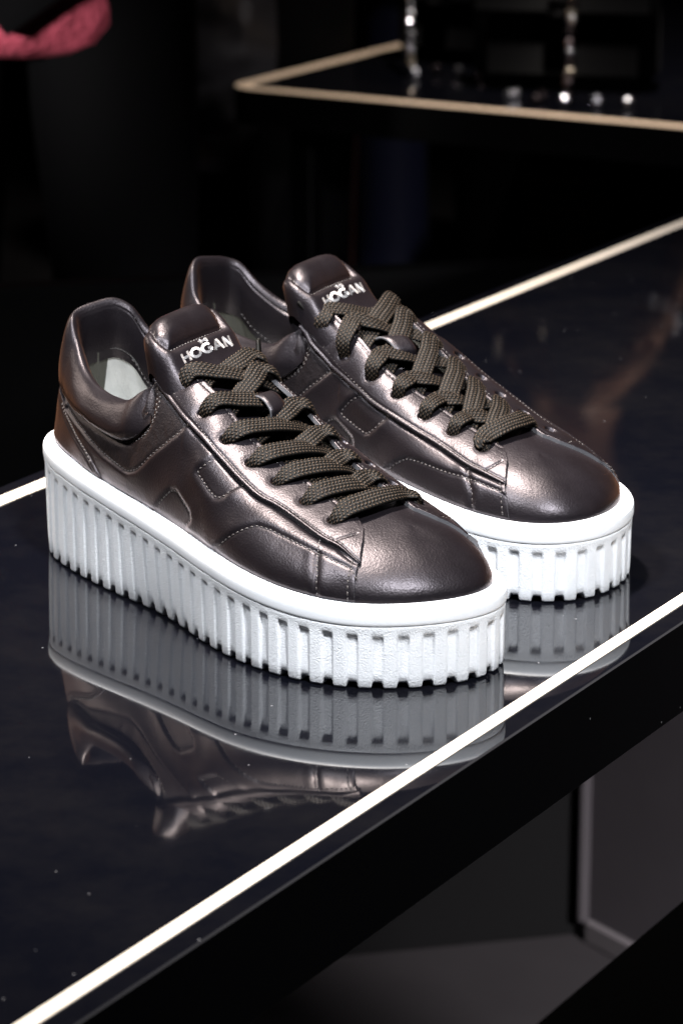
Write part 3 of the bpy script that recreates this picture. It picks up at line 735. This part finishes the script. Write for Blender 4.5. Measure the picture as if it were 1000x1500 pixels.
    letter_mesh([(seg((-1.7,0),(-1.7,2.3)),False,.7),(seg((1.7,0),(1.7,2.3)),False,.7),(arc_(0,.1,1.5,1.1,180,0,14),False,.6),(arc_(0,2.5,1.5,1.0,180,360,14),False,.6)],.4,LH+1.2,'emblem')
    # ---- laces -------------------------------------------------------------------------
    def ridge(s_, up):
        q_ = topline(1,NS); sgrid = np.linspace(0,1,NS); c = np.array([np.interp(s_,sgrid,q_[:,k_]) for k_ in range(3)]); return c+np.array([.25,0,.97])*up
    E1 = lambda sd,s_,t_,off: ev(sd,s_,t_,off)
    EL, EM = _E[1], _E[-1]; smid = [(EL[k_][0]+EL[min(k_+1,6)][0])/2 for k_ in range(7)]
    tht = lambda sd_, s_: float(np.interp(s_,np.array(_T[sd_])[3:,0],np.array(_T[sd_])[3:,1]))
    laceroot = root
    rs_ = np.array(RK)
    def rx(x_, y_, dz):                                        # a point above the centre line of the throat
        g = lambda c_: float(np.interp(x_, rs_[:,1], rs_[:,c_]))
        return np.array([x_, g(2)+y_, g(3)+dz])
    up_ = np.array([.42,0,.91])
    def sweep(pts):
        path=[];nr_=[];wv=[];tv=[]
        for q_ in pts:
            if len(q_) == 6: p_,n_ = ev(*q_[:4]); w_,k2 = q_[4:]
            else: p_,n_,w_,k2 = q_
            path.append(p_); nr_.append(n_); wv.append(w_*(1+.04*rng.randn())); tv.append(k2)
        V,F,br = lace_geo(path,nr_,wv,tv,phase=rng.rand()); put('lace', V, F, M['lace'], attrs={'braid':br})
    xend = [(136,14),(149,14),(164,13),(179,12),(194.5,12.3),(210,12)]
    if mir: xend = [(141,14),(158,14),(176,13),(194,12),(211,12),(226,12)]
    lean = lambda y_: np.array([.40,y_,.9])
    for k_ in range(7):
        es,et = EL[k_]; ms,mt_ = EM[k_]; jz = rng.randn()*.25
        head = [(1,es,et-.022,-1.0,5.2,2.6),(1,es+.0015,et+.004,2.0,6.8,2.9)]
        p3 = ev(1,es+(.007 if not mir or k_ == 6 else -.010),et+.055,4.5)[0]
        if k_ < 6: pe = rx(*xend[k_],-.8); tail_ = [(pe+np.array([2.5,6,-3.4]),lean(.3),7.6,1.8),(pe+np.array([4.5,11,-7]),lean(.4),7.0,1.7)]
        else: pe = ev(-1,ms-.006,.745,4.3)[0]; tail_ = [(-1,ms-.003,.675,3.9,8.0,2.5),(-1,ms-.001,mt_+.01,2.0,6.8,2.8),(-1,ms,mt_-.022,-1,5.2,2.6)]
        if mir and k_ < 6:
            head = [(1,es+.004,et+.01,.2,6.5,1.8),(1,es-.003,(et+tht(1,es))/2+.01,1.0,7.6,1.8)]; p3 = ev(1,es-.011,tht(1,es-.011)-.012,4.2)[0]
        elif mir:
            head = [(1,es,et+.01,.2,6.5,1.8),(1,es-.002,(et+tht(1,es))/2+.01,1.0,7.6,1.8)]; p3 = ev(1,es-.006,tht(1,es-.006)-.012,4.2)[0]
        ch = lambda f_: p3*(1-f_)+pe*f_+up_*(4*f_*(1-f_)*(3.2+jz))
        sweep(head+[(p3,lean(-.42),8.9,2.4),(ch(.36),lean(-.15),10.0,2.4),(ch(.7),lean(.12),10.0,2.3),(pe,lean(.3),9.2,2.0)]+tail_)
        if k_ < 6:
            sm_ = smid[k_]+.002; a0 = ev(1,sm_,tht(1,sm_),.9)[0]; b0 = ev(-1,ms+.004,tht(-1,ms)+.05,3.6)[0]
            c1 = a0*.62+b0*.38-up_*.9; c2 = a0*.3+b0*.7+up_*.7
            sweep([(1,sm_+.004,tht(1,sm_)-.10,.5,7.4,1.8),(1,sm_+.002,tht(1,sm_)+.0,.9,8.6,1.9),(c1,lean(-.12),9.6,2.0),(c2,lean(.12),9.8,2.0),
                   (b0,lean(.4),9.4,2.2)] + ([(-1,ms+.003,tht(-1,ms)-.015,4.9,9.0,2.3),(-1,ms,mt_+.035,4.4,7.4,2.6),(-1,ms,mt_+.0,1.8,6.2,2.8),(-1,ms,mt_-.022,-.8,5.2,2.6)] if mir else
                   [(-1,ms+.002,tht(-1,ms)-.012,4.3,9.0,2.2),(-1,ms,tht(-1,ms)-.07,2.6,7.6,2.0),(-1,ms,tht(-1,ms)-.12,.4,6.5,1.8)]))
    # the two cut lace ends tucked behind the top medial strap
    p0,n0 = E1(-1,EM[0][0]-.006,EM[0][1]+.09,3.0)
    for q_ in (0,1):
        b0 = p0+np.array([-3-2.2*q_,-1+2.0*q_,2.0]); dirv = np.array([-.55,.35,.8]); dirv/=np.linalg.norm(dirv)
        mb = MB().tube([b0+dirv*x_ for x_ in (0,3,6,8.5,9)], [1.1,1.15,1.0,.9,.5], 10); put('lace_tip', np.vstack(mb.v), np.array([f_ for f_ in mb.f if len(f_)==4]), M['lace'])
    # ---- little leather keeper on the tongue -------------------------------------------------
    p_,n_ = E1(1,.575,.97,0); path=[]
    s_k = .583; c0 = ridge(s_k,0)
    T_ = ridge(s_k+.03,0)-ridge(s_k-.03,0); T_/=np.linalg.norm(T_); up = np.cross(T_,[0,1.,0]); up = up if up[2]>0 else -up
    c0 = c0+np.array([0,2.0,0])
    arcp = [(-13,-1.5),(-10,-.6),(-7.5,1.2),(-4.5,4.6),(-1,6.2),(3,6.4),(6.5,5.4),(8.5,2.6),(10.5,.2),(13,-1)]
    cen = np.array([c0+T_*a_+up*(z_+.8) for a_,z_ in arcp]); dk = np.r_[0,np.cumsum(np.linalg.norm(np.diff(cen,axis=0),axis=1))]; cen = spl(dk,cen,np.linspace(0,dk[-1],40))
    tt_ = np.gradient(cen,axis=0); tt_/=np.linalg.norm(tt_,axis=1)[:,None]; nn_ = np.cross(tt_,[0,1.,0]); nn_ = np.where(nn_[:,2:]<0,-nn_,nn_)
    hw = 5.6; ringq = [(-hw,.2),(-hw+.3,.75),(-hw*.5,.85),(0,.9),(hw*.5,.85),(hw-.3,.75),(hw,.2),(hw-.2,-.6),(0,-.7),(-hw+.2,-.6)]
    skew = np.array([-.30,1,0.0]); skew/=np.linalg.norm(skew)
    V = np.array([cen+skew*a_+nn_*b_ for a_,b_ in ringq]).transpose(1,0,2)
    mi = np.zeros(39*10,int); Fk = grid_faces(40,10,False,True); jj = Fk[:,0]%10; mi = np.isin(jj,(0,5,6,9)).astype(int)
    put('lace_keeper', V.reshape(-1,3), Fk, None, mats=[M['leather'],M['edge']], midx=mi)
    # ---- all stitching as one part -------------------------------------------------------------
    V,F = stitch_geo(stitches); so = put('stitching', V, F[:, ::-1], M['thread']); so['kind'] = 'stuff'
    return root

# ------------------------------------------------------------------ showroom: tables, floor
TD = np.array([.49931,.86642,0]); TN = np.array([.86642,-.49931,0]); UPV = np.array([0,0,1.])
AX = np.array([TD, TN, UPV])                    # rows: along the table, towards the front edge, up
def T3(a, n, z): return TD*a + TN*n + UPV*z
m = M['gloss'] = mat('black_lacquer', (.0022,.0025,.0044), .035)
sm1 = noise(m, 14, 6, .7); vo = noise(m, 150, kind='ShaderNodeTexVoronoi'); sc_ = N(m,'ShaderNodeSeparateColor'); lk(m, vo.outputs['Color'], sc_.inputs[0])
speck = math_(m,'MULTIPLY', math_(m,'LESS_THAN', vo.outputs['Distance'], math_(m,'MULTIPLY', sc_.outputs[1], .075)), math_(m,'GREATER_THAN', sc_.outputs[0], .74))
mx = N(m,'ShaderNodeMix', data_type='RGBA'); lk(m, speck, mx.inputs['Factor']); mx.inputs['B'].default_value = (.15,.15,.16,1)
lk(m, ramp(m, noise(m, 9, 7, .75).outputs[0], [(.42,(.0020,.0022,.0038)),(.75,(.0050,.0048,.0058))]), mx.inputs['A'])
lk(m, mx.outputs['Result'], bsdf(m).inputs['Base Color'])
lk(m, ramp(m, sm1.outputs[0], [(.45,(.03,.03,.03)),(.75,(.075,.075,.075))]), bsdf(m).inputs['Roughness'])
M['side'] = mat('black_edge', (.0012,.0012,.0014), .35, Specular_IOR_Level=.15)
m = M['side']; vo = noise(m, 110, kind='ShaderNodeTexVoronoi'); sc_ = N(m,'ShaderNodeSeparateColor'); lk(m, vo.outputs['Color'], sc_.inputs[0])
speck = math_(m,'MULTIPLY', math_(m,'LESS_THAN', vo.outputs['Distance'], math_(m,'MULTIPLY', sc_.outputs[1], .06)), math_(m,'GREATER_THAN', sc_.outputs[0], .80))
mx = N(m,'ShaderNodeMix', data_type='RGBA'); lk(m, speck, mx.inputs['Factor']); mx.inputs['A'].default_value = (.0012,.0012,.0014,1); mx.inputs['B'].default_value = (.12,.12,.12,1); lk(m, mx.outputs['Result'], bsdf(m).inputs['Base Color'])
m = M['inlay'] = mat('cream_inlay', (.60,.53,.45), .45)
lk(m, ramp(m, noise(m,40,4).outputs[0], [(.3,(.58,.515,.435)),(.7,(.63,.565,.485))]), bsdf(m).inputs['Base Color'])
M['inlay_warm'] = mat('tan_inlay', (.72,.56,.42), .42, .0)  # warmer, more tan base than the other inlay
M['arris'] = mat('arris_highlight', (.02,.02,.022), .25)  # bevel greyer than the sides, painting the thin highlight along the edge
M['plinth'] = mat('charcoal_panel', (.16,.142,.16), .8, Specular_IOR_Level=.1)
m = M['plinth']; lk(m, ramp(m, noise(m,6,5).outputs[0], [(.3,(.050,.045,.050)),(.7,(.062,.056,.062))]), bsdf(m).inputs['Base Color'])
M['floor'] = mat('charcoal_floor', (.055,.05,.053), .85, Specular_IOR_Level=.12)
m = M['floor']; lk(m, ramp(m, noise(m,3,6).outputs[0], [(.3,(.020,.018,.0195)),(.7,(.028,.0255,.027))]), bsdf(m).inputs['Base Color'])
M['wall'] = mat('black_wall', (.006,.006,.007), .9, Specular_IOR_Level=.1)
M['matte'] = mat('matte_black', (.0003,.0003,.0003), .95, Specular_IOR_Level=.0)

def rrect(a0, a1, n0, n1, r, k=8):
    P=[]
    for ca,cn,st in ((a1-r,n1-r,0),(a0+r,n1-r,90),(a0+r,n0+r,180),(a1-r,n0+r,270)):
        for q in range(k+1):
            t = math.radians(st+90*q/k); P.append((ca+r*math.cos(t), cn+r*math.sin(t)))
    return P
def prism(ring_list, zlist):
    """stack of same-length rings at given heights, capped"""
    n = len(ring_list[0]); V=[]; F=[]
    for rg,z in zip(ring_list,zlist):
        V += [T3(a,b,z) for a,b in rg]
    for i in range(len(ring_list)-1):
        for j in range(n):
            F.append((i*n+j,(i+1)*n+j,(i+1)*n+(j+1)%n,i*n+(j+1)%n))
    F.append(tuple(range(n))); F.append(tuple((len(ring_list)-1)*n+j for j in range(n))[::-1])
    return V,F
def ring_strip(o, i, z, zb):
    n=len(o); V=[T3(a,b,z) for a,b in o]+[T3(a,b,z) for a,b in i]+[T3(a,b,zb) for a,b in o]+[T3(a,b,zb) for a,b in i]; F=[]
    for j in range(n):
        k=(j+1)%n; F += [(j,k,n+k,n+j),(2*n+j,2*n+k,k,j)[::-1],(n+j,n+k,3*n+k,3*n+j)]
    return V,F
def display_table(name, label, a0, a1, n0, n1, z, inl, border, width, leg_h, rad=.012, backw=None, legs=True):
    root = empty(name, T3((a0+a1)/2,(n0+n1)/2,z)); tag(root, label, 'display table', 'lacquered display tables')
    off = np.array(root.location)
    def sub(V): return (np.array(V)-off)
    e=.0007; R = lambda g,rr=None: rrect(a0+g,a1-g,n0+g,n1-g,max((rad if rr is None else rr)-g,.001))
    V,F = prism([R(e),R(0),R(0),R(e)],[z,z-e,z-.0435+e,z-.0435]); 
    top = mesh('table_top', sub(V), F, None, root, smooth=False, mats=[M['gloss'],M['side'],M['arris']], midx=[2]*36+[1]*(len(F)-38)+[0,1])
    bw = width if backw is None else backw
    o = R(border); i = rrect(a0+border+width,a1-border-width,n0+border+bw,n1-border-width,max(rad-border-width,.001))
    V,F = ring_strip(o,i,z+.0004,z-.0002); mesh('edge_inlay', sub(V), F, inl, root, smooth=False)
    if legs:
        for aa in (a0+.10,a1-.10):
            for nn in (n0+.06,n1-.06):
                b = MB(); b.box(T3(aa,nn,z-.0435-leg_h/2)-off,(.03,.03,leg_h),AX,.002); b.box(T3(aa,nn,z-.0435-leg_h+.006)-off,(.06,.06,.012),AX,.002); b.build('leg', M['side'], root, smooth=False)
    return root
FLOOR = -.75
V=[(-6,-2,FLOOR),(6,-2,FLOOR),(6,9,FLOOR),(-6,9,FLOOR)]
tag(mesh('floor', V, [(0,1,2,3)], M['floor'], smooth=False), kind='structure')
b = MB(); b.box((0,8.2,.7),(12,.1,2.9)); tag(b.build('wall', M['wall'], smooth=False), 'plain black showroom wall far behind the tables', 'wall')
display_table('display_table','black lacquered table with cream inlaid line carrying both sneakers', -.35, 2.9, -.9235, -.5335, 0.0, M['inlay'], .0104, .0066, -FLOOR-.0435, .010, .0105)
display_table('display_table','blurred black lacquered table with tan inlaid edge behind the sneakers', 3.222, 4.6, -2.024, -1.10, -.14, M['inlay_warm'], .0, .021, -FLOOR-.14-.0435, .045, None)
# panels meeting in an inner corner on the floor behind the front table
root = empty('low_partition', (.216,2.683,FLOOR)); tag(root,'charcoal corner partition with pale skirting strip seen below the front table','partition')
def panel(nm, p0, p1, z0, z1, th, mt, ox=0):
    p0=np.array(p0,float);p1=np.array(p1,float); d=(p1-p0)/np.linalg.norm(p1-p0); n=np.array([-d[1],d[0]]); b=MB()
    c=(p0+p1)/2+n*th/2*(1 if ox==0 else ox); L=np.linalg.norm(p1-p0)
    b.box((c[0]-.216,c[1]-2.683,(z0+z1)/2-FLOOR),(L,th,z1-z0),[(d[0],d[1],0),(n[0],n[1],0),(0,0,1)],.002); return b.build(nm,mt,root,smooth=False)
PC=(.216,2.683)
M['shaded_panel'] = mat('shaded_panel', (.0028,.0028,.003), .8, Specular_IOR_Level=.06)  # near-black base puts the unlit side of the corner into the colour
panel('side_panel', (.216-1.5,2.683-.345), PC, FLOOR, -.12, .03, M['shaded_panel'])
panel('back_panel', PC, (.216+.95,2.683-1.39), FLOOR, -.12, .03, M['plinth'])
panel('skirting', (.221,2.666), (.216+.94,2.683-1.41), FLOOR, FLOOR+.022, .012, mat('skirting_paint', (.11,.10,.105), .6))
b=MB(); b.box((.004,-.014,.33),(.010,.012,.62),None,.002); b.build('corner_trim', mat('trim_paint', (.035,.032,.035), .8, Specular_IOR_Level=.1), root, smooth=False)
# low black plinth in the near corner
root = empty('black_plinth', T3(.75,-.27,FLOOR)); tag(root,'matte black plinth out of focus in the lower right corner','plinth')
off=np.array(root.location)
b=MB(); b.box(T3(.95,-.27,(FLOOR-.02)/2)-off,(1.3,.316,-FLOOR-.02),AX,.003); b.build('body', M['matte'], root, smooth=False)
# ------------------------------------------------------------------ visitors standing behind (only a dark blur of them is in view)
M['skin'] = mat('skin', (.36,.20,.14), .5, Subsurface_Weight=.05)
M['black_cloth'] = mat('black_cloth', (.0018,.0018,.0022), .8, Specular_IOR_Level=.06)
m = M['satin'] = mat('black_satin', (.03,.029,.034), .33)
lk(m, bump(m, noise(m,7,2).outputs[0], .7, .06), bsdf(m).inputs['Normal'])
m = M['red_cloth'] = mat('red_wool', (.42,.06,.10), .8)
lk(m, bump(m, noise(m,22,4).outputs[0], .8, .03), bsdf(m).inputs['Normal'])
M['hair'] = mat('dark_hair', (.015,.010,.008), .5)
M['shoe_black'] = mat('black_shoe', (.012,.012,.012), .4)
M['bead'] = mat('steel_bead', (.85,.85,.92), .26, 1.0)
M['dark_bead'] = mat('smoky_bead', (.16,.13,.14), .25, 1.0)
M['gilt'] = mat('gilt_bead', (.80,.70,.58), .26, 1.0)
def skin_body(name, nodes, edges, mt, parent, root_i=0, sub=1):
    me = bpy.data.meshes.new(name); me.from_pydata([n[:3] for n in nodes], edges, []); me.materials.append(mt)
    o = bpy.data.objects.new(name, me); SC.collection.objects.link(o); o.parent = parent
    sk = o.modifiers.new('skin','SKIN'); sk.use_smooth_shade = True
    for i,n in enumerate(nodes):
        r = n[3] if isinstance(n[3],tuple) else (n[3],n[3]); me.skin_vertices[0].data[i].radius = r
    me.skin_vertices[0].data[root_i].use_root = True
    sd_ = o.modifiers.new('smooth','SUBSURF'); sd_.levels = sub; sd_.render_levels = sub
    for p in me.polygons: p.use_smooth = True
    return o
def person(label, loc, rz, hs, top, legs, coat=False, hands_up=False):
    """a standing adult: body, face, fingers; clothing as children.  Faces its own -y."""
    root = empty('person', loc, rz); tag(root, label, 'person', 'visitors standing in the dark'); k = hs
    if hands_up: el, wr = [(.24,.02,1.08),(-.24,.02,1.08)], [(.10,-.24,1.31),(-.07,-.27,1.34)]
    else: el, wr = [(.27,.03,1.10),(-.27,.03,1.10)], [(.27,-.05,.86),(-.27,-.05,.86)]
    nd = [(0,0,.95,(.15,.11)),(0,.0,1.12,(.125,.095)),(0,.01,1.32,(.15,.105)),(0,.01,1.44,.075),(0,0,1.50,.052),(0,-.015,1.58,.072),(0,-.02,1.66,.086),(0,-.01,1.72,.066)]
    ed = [(0,1),(1,2),(2,3),(3,4),(4,5),(5,6),(6,7)]
    for sx in (0,1):
        sg = 1 if sx==0 else -1; i = len(nd)
        nd += [(.17*sg,.01,1.40,.055),(*el[sx],.042),(*wr[sx],.027)]
        ed += [(3,i),(i,i+1),(i+1,i+2)]
        w = np.array(wr[sx]); f = w-np.array(el[sx]); f/=np.linalg.norm(f); side = np.cross(f,[sg,0,.2]); side/=np.linalg.norm(side)
        j = len(nd); pc = w+f*.06; nd.append((*pc,(.034,.018))); ed.append((i+2,j))
        for q,(o_,ln) in enumerate(((-.030,.062),(-.010,.075),(.010,.072),(.028,.055))):
            b = pc+f*.03+side*o_; c = b+f*ln*.55+np.array([-.012*sg,0,-.006]); d = c+f*ln*.45+np.array([-.016*sg,0,-.012]); n0 = len(nd)
            nd += [(*b,.0095),(*c,.0085),(*d,.0075)]; ed += [(j,n0),(n0,n0+1),(n0+1,n0+2)]
        t0 = w+f*.025-side*.035; t1 = t0+f*.04-side*.012; n0 = len(nd); nd += [(*t0,.011),(*t1,.009)]; ed += [(i+2,n0),(n0,n0+1)]
        i = len(nd); nd += [(.095*sg,0,.86,.085),(.11*sg,-.01,.48,.056),(.11*sg,.02,.10,.040),(.12*sg,-.10,.04,.036),(.12*sg,-.17,.035,.028)]
        ed += [(0,i),(i,i+1),(i+1,i+2),(i+2,i+3),(i+3,i+4)]
    nd = [(x*k,y*k,z*k,(tuple(q*k for q in r) if isinstance(r,tuple) else r*k)) for x,y,z,r in nd]
    body = skin_body('body', nd, ed, M['skin'], root)
    fc = MB(); fc.ball((0,-.108*k,1.64*k),.016*k,8,6,(1,1.3,1.5)); fc.build('nose', M['skin'], body)
    for sg in (1,-1):
        e_ = MB(); e_.ball((.032*sg*k,-.092*k,1.665*k),.012*k,8,6,(1.2,.7,.8)); e_.build('eye', mat('eye',(.05,.04,.035),.2), body)
        e_ = MB(); e_.ball((.088*sg*k,.0,1.64*k),.022*k,8,6,(.4,.9,1.4)); e_.build('ear', M['skin'], body)
    e_ = MB(); e_.ball((0,-.094*k,1.60*k),.02*k,8,6,(1.3,.5,.4)); e_.build('mouth', mat('lips',(.30,.10,.09),.4), body)
    hr = MB(); hr.ball((0,.012*k,1.685*k),.104*k,16,10,(1,1.08,1.0)); hr.ball((0,.05*k,1.60*k),.09*k,12,8,(1,.8,1.2)); hr.build('hair', M['hair'], root)
    S_ = lambda L_: [(x*k,y*k,z*k,(tuple(q*k for q in r) if isinstance(r,tuple) else r*k)) for x,y,z,r in L_]
    hem = .42 if coat else .735
    tn = S_([(0,0,hem,(.17,.15)),(0,0,.98,(.17,.14)),(0,0,1.14,(.165,.13)),(0,.01,1.32,(.185,.135)),(0,.01,1.44,.095)]+[q for sg,e__,w__ in ((1,el[0],wr[0]),(-1,el[1],wr[1])) for q in ((.19*sg,.01,1.39,.08),(*e__,.062),(*(np.array(e__)+(np.array(w__)-np.array(e__))*(.35 if hands_up else .96)),.048))])
    skin_body('jacket', tn, [(0,1),(1,2),(2,3),(3,4),(4,5),(5,6),(6,7),(4,8),(8,9),(9,10)], top, root, 1, 2)
    ln_ = S_([(0,0,.98,(.165,.13))]+[q for sg in (1,-1) for q in ((.095*sg,0,.84,.112),(.11*sg,-.01,.48,.085),(.11*sg,.0,.10,.075))])
    skin_body('trousers', ln_, [(0,1),(1,2),(2,3),(0,4),(4,5),(5,6)], legs, root, 0, 2)
    if hands_up:
        for q in (0,1):
            b_ = MB(); w_ = np.array(wr[q])*k; f_ = (w_-np.array(el[q])*k); f_ /= np.linalg.norm(f_); x_ = np.cross(f_,[0,0,1.]); x_ /= np.linalg.norm(x_); y_ = np.cross(f_,x_)
            for a_ in np.linspace(0,2*math.pi,12)[:-1]: b_.ball(w_-f_*.03+(x_*math.cos(a_)+y_*math.sin(a_))*.036, .007, 8, 5)
            b_.build('glint_bracelet', M['gilt'] if q else M['bead'], root)  # wrist beads added for bright glints in the table reflection
    for sg in (1,-1):
        sh = MB(); sh.ball((.118*sg*k,-.07*k,.035*k),.05*k,12,8,(.9,2.5,.75)); sh.build('shoe', M['shoe_black'], root)
    return root
person('visitor in a red top and black trousers, blurred at the far upper left', (-.335,3.30,FLOOR), math.radians(10), .97, M['red_cloth'], M['black_cloth'], False, True)
person('visitor in a shiny black coat, blurred beside the corner of the far table', (-.17,4.15,FLOOR), math.radians(-15), 1.0, M['satin'], M['black_cloth'], True, True)
person('visitor in black with bare forearms raised, seen only as a table reflection', (.36,4.75,FLOOR), math.radians(-4), 1.03, M['black_cloth'], M['black_cloth'], False, True)
# ------------------------------------------------------------------ black handbags with beaded chains on the far table
M['bag'] = mat('black_bag_leather', (.0016,.0016,.0018), .6, Specular_IOR_Level=.02)
def handbag(label, loc, rz, w, d, h, strand, tail, seed):
    rs = np.random.RandomState(seed); root = empty('handbag', loc, rz); tag(root, label, 'handbag', 'black handbags on the far table')
    b = MB(); b.box((0,0,h/2),(w,d,h),None,.02); b.build('body', M['bag'], root)
    b = MB(); b.box((0,-d/2-.004,h*.72),(w*.98,.010,h*.52),None,.004); fl_ = b.build('flap', M['bag'], root)
    b = MB(); b.box((0,-d/2-.012,h*.50),(.035,.008,.022),None,.003); b.build('clasp', M['bag'], fl_)
    for sg in (1,-1):
        b = MB(); b.tube([(sg*w*.42,-d*.30+.012*math.cos(a_),h+.012*math.sin(a_)) for a_ in np.linspace(0,2*math.pi,13)[:-1]],.003,6,closed=True); b.build('ring', M['bag'], root)
    def crystal(c_, r_):
        V_ = []; rot = np.linalg.qr(rs.randn(3,3))[0]; m_ = MB().ball((0,0,0),1,7,4)
        return np.vstack(m_.v)@rot*r_+c_, m_.f
    inv = np.array(Matrix.Rotation(-rz,3,'Z'))
    for nm, pts, gap in (('beaded_strand',strand,.0115),('beaded_tail',tail,.036)):
        P_ = (np.array(pts)-np.array(loc))@inv.T; dd = np.r_[0,np.cumsum(np.linalg.norm(np.diff(P_,axis=0),axis=1))]
        C_ = spl(dd,P_,np.arange(0,dd[-1],gap))
        for c_ in C_:
            v_,f_ = crystal(c_+rs.randn(3)*.0012, .0058+.0022*rs.rand()); b = MB(); b.add(v_,f_)
            q_ = rs.rand(); b.build('bead', M['gilt'] if q_<.10 else M['bead'] if q_<.52 else M['dark_bead'], root, smooth=False)
handbag('black flap handbag with a beaded strand hanging in front, right one on the far table', (.27,3.80,-.139), math.radians(-12), .22,.08,.20,
    [(.285,3.745,.075),(.275,3.725,.04),(.270,3.70,0),(.266,3.685,-.06),(.262,3.675,-.131)], [(.262,3.668,-.133),(.243,3.682,-.133),(.222,3.70,-.133),(.195,3.72,-.134),(.23,3.665,-.134),(.30,3.655,-.134),(.362,3.642,-.134)], 3)
handbag('small black flap handbag with beads at its left edge, left one on the far table', (.145,4.02,-.139), math.radians(-30), .15,.07,.17,
    [(.088,3.95,.06),(.086,3.92,.02),(.084,3.90,-.05),(.084,3.888,-.131)], [(.09,3.88,-.133),(.116,3.905,-.133),(.14,3.89,-.133),(.17,3.86,-.134),(.196,3.80,-.134)], 11)
# things in the dark below the far table
root = empty('straw_basket', (.318,4.45,FLOOR)); tag(root,'tall narrow woven straw basket in the dark below the far table','basket')
M['straw'] = mat('straw', (.05,.042,.025), .9, Specular_IOR_Level=.1)
b = MB(); b.tube([(0,0,0),(0,0,.06),(0,0,.39),(0,0,.40)],[.048,.05,.05,.045],20); b.build('core', mat('dark_straw',(.04,.03,.015),.9), root)
for q in range(20):
    b = MB(); a_ = np.linspace(0,2*math.pi,29)[:-1]; rr = .052+.001*(q%2)
    b.tube([(rr*math.cos(x_)+.002*math.cos(14*x_+math.pi*q)*math.cos(x_),rr*math.sin(x_)+.002*math.cos(14*x_+math.pi*q)*math.sin(x_),.012+q*.0198) for x_ in a_],.0085,6,closed=True); b.build('straw_band', M['straw'], root)
root = empty('garment_bag', (.075,4.5,FLOOR)); tag(root,'dark blue garment bag with a red edge standing below the far table','bag')
b = MB(); V_=[]
for z_,w_ in ((0,.05),(.15,.055),(.4,.05),(.6,.04),(.62,.02)):
    V_ += [(w_*math.cos(x_)*(1+.12*math.cos(5*x_+z_*9)),.05*math.sin(x_),z_) for x_ in np.linspace(0,2*math.pi,25)[:-1]]
b.add(V_, grid_faces(5,24,False,True).tolist()); b.build('bag_body', mat('blue_nylon',(.006,.008,.028),.5), root)
b = MB(); b.tube([(-.058,-.01,.01),(-.062,-.012,.2),(-.055,-.012,.42),(-.04,-.01,.6)],.003,8); b.build('piping', mat('red_piping',(.03,.006,.005),.6), root)

# ------------------------------------------------------------------ the sneakers themselves
build_shoe('sneaker','nearer bronze leather sneaker on thick white ribbed sole, at the left','pair of platform sneakers',(-.12692,1.47446),math.radians(-53.49),False)
build_shoe('sneaker','farther bronze leather sneaker, partly hidden behind the other one, at the right','pair of platform sneakers',(-.07865,1.57835),math.radians(-44.5),True)
